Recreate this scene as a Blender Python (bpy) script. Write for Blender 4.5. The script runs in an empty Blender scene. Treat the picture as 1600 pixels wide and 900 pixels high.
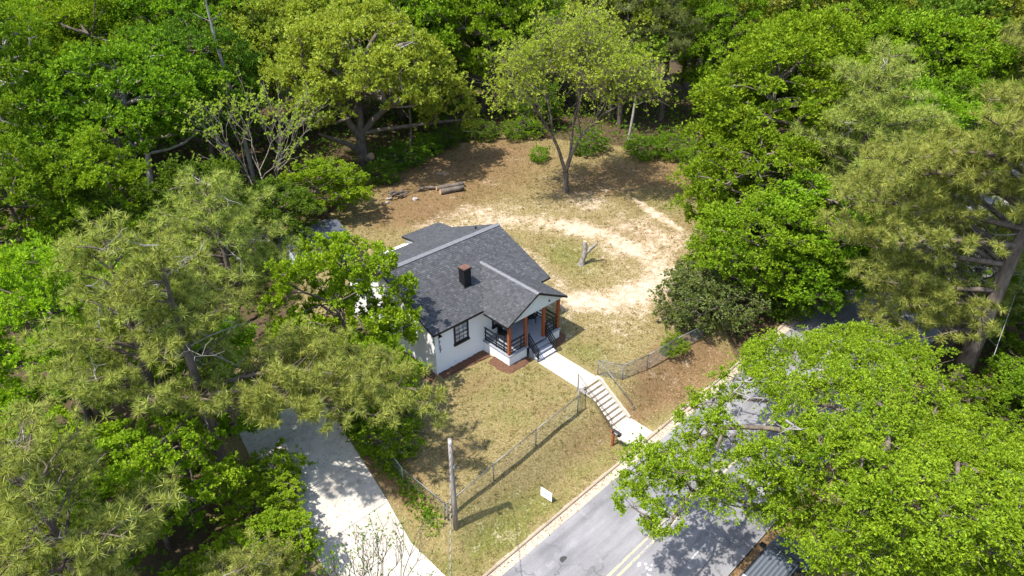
import bpy, math, random
import numpy as np
from mathutils import Vector, Matrix

# ---------------------------------------------------------------- camera, sky, sun, exposure
scene = bpy.context.scene
CAM = (-19.14, -26.91, 26.20); YAW = -0.7549; PITCH = 0.5499
cam_data = bpy.data.cameras.new('camera'); cam_data.sensor_width = 36.0
cam_data.lens = 1079.06 / 1600 * 36.0; cam_data.clip_end = 3000
cam = bpy.data.objects.new('camera', cam_data); scene.collection.objects.link(cam)
_sy, _cy, _sp, _cp = math.sin(YAW), math.cos(YAW), math.sin(PITCH), math.cos(PITCH)
_fw = Vector((-_sy*_cp, _cy*_cp, -_sp)); _rt = Vector((_cy, _sy, 0)); _up = _rt.cross(_fw)
_m = Matrix((_rt, _up, -_fw)).transposed().to_4x4(); _m.translation = CAM
cam.matrix_world = _m
scene.camera = cam

SUN_TO = Vector((-0.51, 0.09, 1.0)).normalized()
world = bpy.data.worlds.new('World'); scene.world = world; world.use_nodes = True
wn = world.node_tree.nodes; wl = world.node_tree.links
sky = wn.new('ShaderNodeTexSky'); sky.sky_type = 'NISHITA'; sky.sun_disc = False
sky.sun_elevation = math.asin(SUN_TO.z); sky.sun_rotation = math.atan2(SUN_TO.x, SUN_TO.y)
sky.air_density = 1.0; sky.dust_density = 1.5
wl.new(sky.outputs[0], wn['Background'].inputs[0]); wn['Background'].inputs[1].default_value = 0.15
sun_data = bpy.data.lights.new('sun', 'SUN'); sun_data.energy = 3.4; sun_data.angle = math.radians(0.6)
sun_data.color = (1.0, 0.955, 0.88)
sun = bpy.data.objects.new('sun', sun_data); scene.collection.objects.link(sun)
sun.rotation_euler = SUN_TO.to_track_quat('Z', 'Y').to_euler(); sun.location = (-30, 0, 60)
vs = scene.view_settings
vs.view_transform = 'Standard'; vs.look = 'None'; vs.exposure = 1.32; vs.gamma = 1.0; vs.use_curve_mapping = False
scene.render.engine = 'CYCLES'
cy_ = scene.cycles
cy_.max_bounces = 8; cy_.diffuse_bounces = 4; cy_.glossy_bounces = 2; cy_.transmission_bounces = 6
cy_.transparent_max_bounces = 4; cy_.caustics_reflective = False; cy_.caustics_refractive = False
cy_.use_denoising = True; cy_.use_adaptive_sampling = True; cy_.adaptive_threshold = 0.01

COL = scene.collection

# ---------------------------------------------------------------- helpers
def tag(o, label=None, cat=None, group=None, kind=None):
    if label: o['label'] = label
    if cat: o['category'] = cat
    if group: o['group'] = group
    if kind: o['kind'] = kind
    return o

def empty(name, loc=(0, 0, 0), rz=0.0):
    o = bpy.data.objects.new(name, None); COL.objects.link(o)
    o.location = loc; o.rotation_euler = (0, 0, rz); o.empty_display_size = 0.3
    return o

def make_mesh(name, V, F, smooth=False):
    """V (n,3); F is a list of index tuples, or an (m,k) array"""
    me = bpy.data.meshes.new(name)
    V = np.asarray(V, dtype=np.float32).reshape(-1, 3)
    if isinstance(F, np.ndarray):
        k = F.shape[1]; idx = F.astype(np.int32).ravel()
        starts = np.arange(len(F), dtype=np.int32) * k; tot = np.full(len(F), k, dtype=np.int32)
    else:
        idx = np.array([i for f in F for i in f], dtype=np.int32)
        tot = np.array([len(f) for f in F], dtype=np.int32)
        starts = np.concatenate(([0], np.cumsum(tot)[:-1])).astype(np.int32)
    me.vertices.add(len(V)); me.vertices.foreach_set('co', V.ravel())
    me.loops.add(len(idx)); me.loops.foreach_set('vertex_index', idx)
    me.polygons.add(len(tot)); me.polygons.foreach_set('loop_start', starts)
    me.polygons.foreach_set('loop_total', tot)
    me.polygons.foreach_set('use_smooth', np.full(len(tot), bool(smooth)))
    me.update(calc_edges=True)
    return me

def link_mesh(name, me, mat, parent=None):
    o = bpy.data.objects.new(name, me); COL.objects.link(o)
    if mat is not None:
        if len(me.materials) == 0: me.materials.append(mat)
        elif me.materials[0] is not mat:
            o.material_slots[0].link = 'OBJECT'; o.material_slots[0].material = mat
    if parent is not None: o.parent = parent
    return o

class MB:
    """collects shapes that become one mesh object"""
    def __init__(s): s.V = []; s.F = []; s.n = 0
    def add(s, V, F):
        V = [tuple(v) for v in V]
        s.V += V; s.F += [tuple(i + s.n for i in f) for f in F]; s.n += len(V); return s
    def box(s, a, b, rz=0.0, c=None):
        x0, y0, z0 = a; x1, y1, z1 = b
        V = [(x0,y0,z0),(x1,y0,z0),(x1,y1,z0),(x0,y1,z0),(x0,y0,z1),(x1,y0,z1),(x1,y1,z1),(x0,y1,z1)]
        if rz:
            cx, cy = c if c else ((x0+x1)/2, (y0+y1)/2); ca, sa = math.cos(rz), math.sin(rz)
            V = [(cx+(x-cx)*ca-(y-cy)*sa, cy+(x-cx)*sa+(y-cy)*ca, z) for x, y, z in V]
        return s.add(V, [(0,3,2,1),(4,5,6,7),(0,1,5,4),(1,2,6,5),(2,3,7,6),(3,0,4,7)])
    def prism(s, poly, d):
        """polygon (3D points, ccw seen from +d side) extruded by -d"""
        n = len(poly); P = [Vector(q) for q in poly]; d = Vector(d)
        V = [tuple(q) for q in P] + [tuple(q - d) for q in P]
        F = [tuple(range(n)), tuple(range(2*n-1, n-1, -1))] + [(i, i+n, (i+1) % n + n, (i+1) % n) for i in range(n)]
        return s.add(V, F)
    def bar(s, a, b, w, h=None, up=(0, 0, 1)):
        """square bar between two points, h across 'up'"""
        h = h or w; a = Vector(a); b = Vector(b); d = (b-a).normalized(); u = Vector(up)
        if abs(d.dot(u)) > .98: u = Vector((1, 0, 0))
        r = d.cross(u).normalized(); u = r.cross(d).normalized()
        V = [tuple(p + r*sx*w/2 + u*sy*h/2) for p in (a, b) for sx, sy in ((-1,-1),(1,-1),(1,1),(-1,1))]
        return s.add(V, [(0,1,2,3),(7,6,5,4),(0,4,5,1),(1,5,6,2),(2,6,7,3),(3,7,4,0)])
    def tube(s, pts, rad, k=6, cap=True):
        pts = [Vector(q) for q in pts]
        if not hasattr(rad, '__len__'): rad = [rad]*len(pts)
        n0 = s.n; V = []
        u = None
        for i, q in enumerate(pts):
            d = (pts[min(i+1, len(pts)-1)] - pts[max(i-1, 0)])
            d = d.normalized() if d.length > 1e-9 else Vector((0, 0, 1))
            if u is None: u = d.orthogonal().normalized()
            else:
                u = (u - d*u.dot(d))
                u = u.normalized() if u.length > 1e-6 else d.orthogonal().normalized()
            w = d.cross(u)
            for j in range(k):
                a = 2*math.pi*j/k
                V.append(tuple(q + (u*math.cos(a) + w*math.sin(a))*rad[i]))
        F = []
        for i in range(len(pts)-1):
            for j in range(k):
                F.append((i*k+j, i*k+(j+1) % k, (i+1)*k+(j+1) % k, (i+1)*k+j))
        if cap: F += [tuple(range(k-1, -1, -1)), tuple((len(pts)-1)*k+j for j in range(k))]
        return s.add(V, F)
    def build(s, name, mat, parent=None, smooth=False):
        return link_mesh(name, make_mesh(name, s.V, s.F, smooth), mat, parent)

# ---------------------------------------------------------------- materials
class NT:
    def __init__(s, name):
        s.m = bpy.data.materials.new(name); s.m.use_nodes = True
        s.t = s.m.node_tree; s.t.nodes.clear()
        s.out = s.t.nodes.new('ShaderNodeOutputMaterial')
    def n(s, typ, **kw):
        o = s.t.nodes.new('ShaderNode' + typ)
        for k, v in kw.items():
            if k.startswith('i_'):
                key = k[2:]; key = int(key) if key.isdigit() else key.replace('_', ' ')
                if hasattr(v, 'links') or isinstance(v, bpy.types.NodeSocket): s.t.links.new(v, o.inputs[key])
                else: o.inputs[key].default_value = v
            else: setattr(o, k, v)
        return o
    def link(s, a, b): s.t.links.new(a, b)
    def coord(s, kind='Object'): return s.n('TexCoord').outputs[kind]
    def pos(s): return s.n('NewGeometry').outputs['Position']
    def noise(s, vec, scale, detail=3.0, rough=0.55):
        o = s.n('TexNoise'); s.link(vec, o.inputs['Vector'])
        o.inputs['Scale'].default_value = scale; o.inputs['Detail'].default_value = detail
        o.inputs['Roughness'].default_value = rough
        return o.outputs['Fac']
    def ramp(s, fac, stops):
        o = s.n('ValToRGB'); s.link(fac, o.inputs[0]); e = o.color_ramp.elements
        while len(e) < len(stops): e.new(0.5)
        for i, (p, c) in enumerate(stops): e[i].position = p; e[i].color = (*c, 1) if len(c) == 3 else c
        return o.outputs[0]
    def math(s, op, a, b=None, c=None, clamp=False):
        o = s.n('Math', operation=op, use_clamp=clamp)
        for i, v in enumerate((a, b, c)):
            if v is None: continue
            if isinstance(v, bpy.types.NodeSocket): s.link(v, o.inputs[i])
            else: o.inputs[i].default_value = v
        return o.outputs[0]
    def mix(s, fac, a, b, blend='MIX'):
        o = s.n('MixRGB', blend_type=blend)
        for i, v in enumerate((fac, a, b)):
            if isinstance(v, bpy.types.NodeSocket): s.link(v, o.inputs[i])
            elif isinstance(v, (int, float)): o.inputs[i].default_value = v
            else: o.inputs[i].default_value = (*v, 1)
        return o.outputs[0]
    def bump(s, h, strength=0.4, dist=0.02):
        o = s.n('Bump'); s.link(h, o.inputs['Height'])
        o.inputs['Strength'].default_value = strength; o.inputs['Distance'].default_value = dist
        return o.outputs[0]
    def principled(s, color, rough=0.8, normal=None, metal=0.0, spec=0.3):
        o = s.n('BsdfPrincipled')
        if isinstance(color, bpy.types.NodeSocket): s.link(color, o.inputs['Base Color'])
        else: o.inputs['Base Color'].default_value = (*color, 1)
        if isinstance(rough, bpy.types.NodeSocket): s.link(rough, o.inputs['Roughness'])
        else: o.inputs['Roughness'].default_value = rough
        o.inputs['Metallic'].default_value = metal; o.inputs['Specular IOR Level'].default_value = spec
        if normal is not None: s.link(normal, o.inputs['Normal'])
        s.link(o.outputs[0], s.out.inputs[0]); return s.m

def simple(name, col, rough=0.7, var=0.12, scale=6.0, metal=0.0, bump=0.0, spec=0.3):
    t = NT(name); c = t.coord()
    n1 = t.noise(c, scale, 4); n2 = t.noise(c, scale*6, 3)
    f = t.math('ADD', t.math('MULTIPLY', n1, .65), t.math('MULTIPLY', n2, .35))
    lo = tuple(x*(1-var*1.6) for x in col); hi = tuple(min(1, x*(1+var*1.2)) for x in col)
    colr = t.ramp(f, [(.3, lo), (.7, hi)])
    nrm = t.bump(n2, bump, .02) if bump else None
    return t.principled(colr, rough, nrm, metal, spec)

def leaf_mat(name, dark, light, trans=0.38, gloss=0.05, nscale=0.35):
    """colour differs leaf by leaf and clump by clump"""
    t = NT(name); g = t.n('NewGeometry')
    oi = t.n('ObjectInfo')
    n1 = t.noise(t.coord(), nscale, 2)
    f = t.math('ADD', t.math('MULTIPLY', g.outputs['Random Per Island'], .55), t.math('MULTIPLY', n1, .45))
    col = t.ramp(f, [(.12, dark), (.5, tuple((a+b)/2 for a, b in zip(dark, light))), (.85, light)])
    hsv = t.n('HueSaturation'); t.link(col, hsv.inputs['Color'])
    hsv.inputs['Hue'].default_value = 0.5
    t.link(t.math('MULTIPLY_ADD', oi.outputs['Random'], .022, .493), hsv.inputs['Hue'])
    t.link(t.math('MULTIPLY_ADD', oi.outputs['Random'], .25, .88), hsv.inputs['Value'])
    c = t.mix(t.math('MULTIPLY', t.ramp(t.noise(t.coord(), nscale*2.3, 3), [(.42, (0, 0, 0)), (.66, (1, 1, 1))]), .5), hsv.outputs[0], t.mix(1.0, hsv.outputs[0], (1.22, 1.06, 1.1), 'MULTIPLY'))
    d = t.n('BsdfDiffuse'); t.link(c, d.inputs[0])
    tr = t.n('BsdfTranslucent')
    t.link(t.mix(1.0, c, (1.25, 1.15, .55), 'MULTIPLY'), tr.inputs[0])
    m1 = t.n('MixShader'); m1.inputs[0].default_value = trans
    t.link(d.outputs[0], m1.inputs[1]); t.link(tr.outputs[0], m1.inputs[2])
    gl = t.n('BsdfGlossy'); gl.inputs['Roughness'].default_value = .5
    m2 = t.n('MixShader'); m2.inputs[0].default_value = gloss
    t.link(m1.outputs[0], m2.inputs[1]); t.link(gl.outputs[0], m2.inputs[2])
    t.link(m2.outputs[0], t.out.inputs[0])
    return t.m

def bark_mat(name, dark, light, scale=5.0):
    t = NT(name); mp = t.n('Mapping'); t.link(t.coord(), mp.inputs[0]); mp.inputs['Scale'].default_value = (1, 1, .3)
    n = t.noise(mp.outputs[0], scale, 5, .65); n2 = t.noise(t.coord(), 1.1, 2)
    f = t.math('ADD', t.math('MULTIPLY', n, .7), t.math('MULTIPLY', n2, .3))
    return t.principled(t.ramp(f, [(.32, dark), (.68, light)]), .9, t.bump(n, .8, .03), spec=.1)

M = {}
M['bark'] = bark_mat('bark_grey_brown', (.055, .043, .033), (.21, .175, .14))
M['bark_pine'] = bark_mat('bark_pine', (.05, .038, .030), (.19, .15, .12), 4)
M['bark_pale'] = bark_mat('bark_pale', (.17, .15, .125), (.40, .37, .33))
M['bark_stump'] = bark_mat('bark_stump', (.09, .078, .066), (.36, .33, .295), 7)
M['bark_twig'] = bark_mat('bark_twig', (.12, .10, .075), (.30, .26, .21), 7)
M['dead_twig'] = bark_mat('dead_twig', (.16, .145, .125), (.36, .335, .30), 8)
M['cut_wood'] = simple('cut_wood', (.55, .36, .20), .8, .25, 9)
M['leaf_oak'] = leaf_mat('leaf_street_oak', (.050, .112, .004), (.33, .43, .020), .36, .012, .9)
M['leaf_bright'] = leaf_mat('leaf_bright_green', (.065, .15, .005), (.31, .45, .024), .42, .006)
M['leaf_maple'] = leaf_mat('leaf_maple', (.095, .20, .006), (.37, .51, .028), .46, .006)
M['leaf_mid'] = leaf_mat('leaf_mid_green', (.050, .125, .006), (.255, .385, .022), .42, .006)
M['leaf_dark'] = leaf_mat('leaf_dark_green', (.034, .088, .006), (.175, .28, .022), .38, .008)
M['leaf_yellow'] = leaf_mat('leaf_yellow_green', (.13, .175, .012), (.43, .49, .065), .42, .01)
M['leaf_lime'] = leaf_mat('leaf_young_lime', (.19, .29, .016), (.46, .58, .075), .44, .01)
M['leaf_shrub'] = leaf_mat('leaf_glossy_shrub', (.035, .07, .010), (.19, .24, .045), .26, .035, .9)
M['needle'] = leaf_mat('pine_needles', (.085, .120, .016), (.475, .525, .122), .37, .006, .8)
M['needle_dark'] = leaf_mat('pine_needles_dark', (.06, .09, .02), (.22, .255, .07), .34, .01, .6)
M['candle'] = simple('pine_candles', (.45, .37, .22), .8)
M['white_paint'] = simple('white_painted_brick', (.76, .76, .75), .6, .05, 3)
M['gable'] = simple('gable_pale_green_grey', (.56, .59, .55), .65, .03, 4)
M['black_paint'] = simple('black_paint', (.012, .012, .013), .45, .2, 5)
M['stain'] = simple('orange_brown_stain', (.27, .075, .025), .6, .3, 9)
M['porch_grey'] = simple('porch_grey_paint', (.27, .29, .33), .5, .07, 3)
M['tread_light'] = simple('light_grey_tread', (.50, .52, .56), .55, .06, 4)
M['ridge'] = simple('ridge_grey', (.15, .153, .16), .85, .18, 8)
M['rust'] = simple('rusty_metal', (.13, .065, .045), .75, .35, 6)
M['steel'] = simple('galvanised_steel', (.20, .203, .203), .5, .15, 10, metal=.5)
M['steel_dark'] = simple('dark_iron', (.06, .058, .056), .55, .25, 10, metal=.3)
M['pole'] = bark_mat('weathered_pole', (.14, .115, .095), (.34, .30, .265), 9)
M['sign_white'] = simple('white_sign', (.80, .80, .80), .5, .03)
M['sign_ink'] = simple('sign_print', (.30, .42, .50), .5, .1)
M['glass'] = NT('window_glass').principled((.30, .33, .36), .08, spec=.8)
M['dark_glass'] = NT('dark_glass').principled((.015, .017, .02), .06, spec=.6)
M['rubber'] = simple('rubber', (.015, .015, .015), .8, .2)
M['cable'] = simple('cable', (.05, .05, .05), .6, .2)
M['cable_pale'] = simple('pale_cable', (.40, .40, .39), .6, .2)
M['tin'] = simple('grey_tin_roof', (.09, .095, .105), .5, .2, 2, metal=.2)
M['shed_wall'] = simple('pale_blue_grey_wall', (.52, .56, .60), .7, .1, 3)
M['car_paint'] = NT('gunmetal_paint').principled((.11, .125, .15), .3, metal=.4, spec=.6)
M['car_rib'] = NT('roof_rib_paint').principled((.15, .168, .195), .38, metal=.3, spec=.5)
M['car_dark'] = NT('black_plastic').principled((.015, .015, .016), .5)
M['lamp'] = NT('lamp_lens').principled((.6, .6, .58), .15)
M['lamp_red'] = NT('red_lens').principled((.35, .02, .02), .2)
M['stone'] = simple('stone', (.36, .31, .28), .9, .2, 7)

def concrete(name, base, stain, dirt):
    t = NT(name); c = t.pos()
    a = t.noise(c, .55, 5, .6); b = t.noise(c, 3.2, 4, .6); d = t.noise(c, 26, 3, .6)
    col = t.mix(t.math('MULTIPLY', t.ramp(a, [(.38, (0, 0, 0)), (.66, (1, 1, 1))]), .75), base, stain)
    col = t.mix(t.math('MULTIPLY', t.ramp(b, [(.5, (0, 0, 0)), (.75, (1, 1, 1))]), .55), col, dirt)
    col = t.mix(.22, col, t.ramp(d, [(.3, (.25, .24, .22)), (.7, (.95, .93, .9))]), 'OVERLAY')
    return t.principled(col, .85, t.bump(d, .3, .008))
M['concrete'] = concrete('concrete_drive', (.47, .44, .385), (.32, .29, .25), (.175, .155, .13))
M['concrete_walk'] = concrete('concrete_walk', (.43, .395, .34), (.36, .32, .27), (.26, .21, .16))
M['riser'] = concrete('stained_riser', (.42, .345, .275), (.36, .285, .22), (.27, .20, .15))
M['kerb'] = concrete('kerb_concrete', (.34, .275, .205), (.26, .205, .15), (.16, .115, .08))
M['gutter'] = concrete('gutter_concrete', (.40, .34, .265), (.30, .25, .20), (.21, .165, .125))

def asphalt():
    t = NT('worn_asphalt'); c = t.pos()
    a = t.noise(c, .35, 4, .6); b = t.noise(c, 2.6, 4, .6); d = t.noise(c, 55, 2, .7)
    col = t.ramp(a, [(.3, (.15, .147, .155)), (.7, (.225, .22, .226))])
    col = t.mix(t.math('MULTIPLY', t.ramp(b, [(.55, (0, 0, 0)), (.8, (1, 1, 1))]), .4), col, (.14, .135, .14))
    vo = t.n('TexVoronoi', feature='DISTANCE_TO_EDGE'); vo.inputs['Scale'].default_value = .42
    wv = t.n('Mapping'); t.link(c, wv.inputs[0])
    nz = t.n('TexNoise'); t.link(c, nz.inputs['Vector']); nz.inputs['Scale'].default_value = 1.2; nz.inputs['Detail'].default_value = 4
    vm = t.n('VectorMath', operation='MULTIPLY_ADD'); t.link(nz.outputs['Color'], vm.inputs[0])
    vm.inputs[1].default_value = (1.3, 1.3, 1.3); t.link(c, vm.inputs[2]); t.link(vm.outputs[0], vo.inputs['Vector'])
    crack = t.ramp(vo.outputs['Distance'], [(.0, (1, 1, 1)), (.022, (0, 0, 0))])
    sel = t.ramp(t.noise(c, .22, 2), [(.42, (0, 0, 0)), (.6, (1, 1, 1))])
    col = t.mix(t.math('MULTIPLY', t.math('MULTIPLY', crack, sel), .6), col, (.07, .068, .07))
    mp = t.n('Mapping'); t.link(c, mp.inputs[0]); mp.inputs['Scale'].default_value = (.12, 1.0, 1.0)
    lane = t.noise(mp.outputs[0], 1.1, 5, .65)
    col = t.mix(.75, col, t.ramp(lane, [(.32, (.32, .32, .32)), (.68, (.68, .68, .68))]), 'OVERLAY')
    col = t.mix(t.math('MULTIPLY', t.ramp(t.noise(c, .9, 5, .7), [(.60, (0, 0, 0)), (.72, (1, 1, 1))]), .45), col, (.32, .31, .305))
    col = t.mix(.5, col, t.ramp(d, [(.3, (.2, .2, .2)), (.7, (.85, .85, .85))]), 'OVERLAY')
    return t.principled(col, .82, t.bump(d, .5, .006))
M['asphalt'] = asphalt()

def paint(name, colr, wear):
    t = NT(name); c = t.pos(); a = t.noise(c, 9, 5, .7); b = t.noise(c, 1.4, 2)
    f = t.math('ADD', t.math('MULTIPLY', a, .7), t.math('MULTIPLY', b, .3))
    col = t.ramp(f, [(wear, (.24, .235, .24)), (wear+.1, colr)])
    return t.principled(col, .8)
M['yellow_line'] = paint('worn_yellow_line', (.50, .405, .23), .45)
M['white_line'] = paint('worn_white_line', (.46, .46, .45), .42)

def shingle(name):
    t = NT(name); g = t.n('NewGeometry')
    n = t.noise(t.coord(), 90, 2, .7); n2 = t.noise(t.coord(), .6, 3)
    f = t.math('ADD', t.math('MULTIPLY', g.outputs['Random Per Island'], .75), t.math('MULTIPLY', n2, .25))
    col = t.ramp(f, [(.1, (.044, .045, .048)), (.45, (.057, .0585, .062)), (.78, (.070, .072, .076)), (.97, (.108, .110, .116))])
    col = t.mix(.4, col, t.ramp(n, [(.3, (.3, .3, .3)), (.7, (.75, .75, .75))]), 'OVERLAY')
    return t.principled(col, .9, t.bump(n, .3, .004), spec=.2)
M['shingle'] = shingle('charcoal_shingle')

def brick_wall():
    t = NT('white_painted_brick_wall'); c = t.coord()
    br = t.n('TexBrick'); br.inputs['Scale'].default_value = 1.0
    # courses in the wall plane: x+y run, z height
    sep = t.n('SeparateXYZ'); t.link(c, sep.inputs[0])
    cmb = t.n('CombineXYZ'); t.link(t.math('ADD', sep.outputs[0], sep.outputs[1]), cmb.inputs[0]); t.link(sep.outputs[2], cmb.inputs[1])
    t.link(cmb.outputs[0], br.inputs['Vector'])
    br.inputs['Brick Width'].default_value = .21; br.inputs['Row Height'].default_value = .075
    br.inputs['Mortar Size'].default_value = .008; br.inputs['Mortar Smooth'].default_value = .3
    br.inputs['Color1'].default_value = (1, 1, 1, 1); br.inputs['Color2'].default_value = (.9, .9, .9, 1); br.inputs['Mortar'].default_value = (0, 0, 0, 1)
    n = t.noise(c, 2.0, 4)
    col = t.mix(t.math('MULTIPLY', n, .35), (.80, .80, .795), (.68, .68, .675))
    col = t.mix(.10, col, br.outputs[0], 'MULTIPLY')
    return t.principled(col, .55)
M['brick'] = brick_wall()

def ground_mat():
    t = NT('yard_ground'); c = t.pos()
    def attr(n): a = t.n('Attribute', attribute_name=n); return a.outputs['Fac']
    a = t.noise(c, .33, 4, .6); b = t.noise(c, 1.7, 4, .65); d = t.noise(c, 9, 4, .7); e = t.noise(c, 42, 3, .7)
    def madd(s, amp): return t.math('ADD', s, t.math('MULTIPLY', t.math('SUBTRACT', t.math('ADD', t.math('MULTIPLY', b, .5), t.math('MULTIPLY', d, .5)), .5), amp))
    fine = t.math('ADD', t.math('MULTIPLY', d, .5), t.math('MULTIPLY', e, .5))
    dry = t.ramp(fine, [(.34, (.080, .060, .024)), (.5, (.200, .158, .068)), (.64, (.375, .305, .155))])
    grn = t.ramp(fine, [(.34, (.048, .055, .012)), (.5, (.125, .130, .030)), (.64, (.25, .235, .075))])
    gsel = t.math('ADD', madd(attr('green'), 2.6), t.math('MULTIPLY', t.math('SUBTRACT', a, .5), 2.2))
    col = t.mix(t.ramp(gsel, [(.12, (0, 0, 0)), (.75, (1, 1, 1))]), dry, grn)
    straw = t.ramp(fine, [(.34, (.058, .034, .016)), (.5, (.165, .103, .050)), (.66, (.32, .222, .122))])
    col = t.mix(t.ramp(madd(attr('straw'), 1.5), [(.3, (0, 0, 0)), (.7, (1, 1, 1))]), col, straw)
    sand = t.ramp(t.math('ADD', t.math('MULTIPLY', b, .5), t.math('MULTIPLY', fine, .5)), [(.33, (.26, .18, .115)), (.48, (.44, .335, .24)), (.66, (.56, .46, .35))])
    col = t.mix(t.ramp(t.math('ADD', madd(attr('sand'), 3.0), t.math('MULTIPLY', t.math('SUBTRACT', a, .5), 1.8)), [(.25, (0, 0, 0)), (.95, (1, 1, 1))]), col, sand)
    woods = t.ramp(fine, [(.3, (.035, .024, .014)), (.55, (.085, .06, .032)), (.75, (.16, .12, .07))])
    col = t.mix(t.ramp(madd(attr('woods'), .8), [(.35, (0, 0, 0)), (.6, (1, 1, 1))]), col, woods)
    h = t.math('ADD', t.math('MULTIPLY', d, .6), t.math('MULTIPLY', e, .4))
    return t.principled(col, .95, t.bump(h, .9, .05), spec=.1)
M['ground'] = ground_mat()
M['mulch'] = simple('red_brown_mulch', (.125, .062, .036), .95, .55, 14, bump=.9)
M['grass'] = leaf_mat('lawn_grass', (.075, .08, .015), (.33, .27, .105), .25, .0, .9)
M['litter'] = leaf_mat('pine_straw_litter', (.10, .055, .025), (.34, .22, .12), .1, .0, .5)

# ---------------------------------------------------------------- terrain
KERB_Y, CENTRE_Y, FAR_Y = -11.1, -15.3, -19.0
def sstep(a, b, t):
    u = np.clip((t - a) / (b - a), 0, 1); return u*u*(3-2*u)
def street_z(x): return -1.9 + .045*np.clip(x, -40, 38)
def ground_z(x, y):
    x = np.asarray(x, float); y = np.asarray(y, float)
    zs = street_z(x)
    tb = sstep(-7.7, -10.2, y); td = np.clip((1-y)/12.1, 0, 1); w = sstep(-5.4, -7.0, x)
    t = tb*(1-w) + td*w
    z = t*(zs+.13)
    z = np.where(y < KERB_Y+.02, zs-.12, z)                       # bed of the street
    z = np.where(y < FAR_Y-.05, zs-.03+.10*np.clip((FAR_Y-y)/3, 0, 1), z)
    bumps = .05*np.sin(x*.9+1.3*np.sin(y*.5))*np.sin(y*.8+x*.2) + .03*np.sin(2.3*x+1.1*y)*np.sin(1.9*y-.7*x)
    flat = (y < KERB_Y+.3) & (y > FAR_Y-.3)
    near_house = (x > -1) & (x < 10.5) & (y > -4) & (y < 11)
    drive = (x > -12.4) & (x < -6.2) & (y < 8) & (y > -12)
    walk = (x > 4.4) & (x < 7.7) & (y < -2) & (y > -11)
    z = z + np.where(flat | near_house | drive | walk, 0, bumps)
    cut = (x > 5.17) & (x < 6.89) & (y < -6.95) & (y > -11.05)      # under the steps and the landing
    return np.where(cut, np.minimum(z, 0)-.9, z)
def gz1(x, y): return float(ground_z(x, y))

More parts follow.
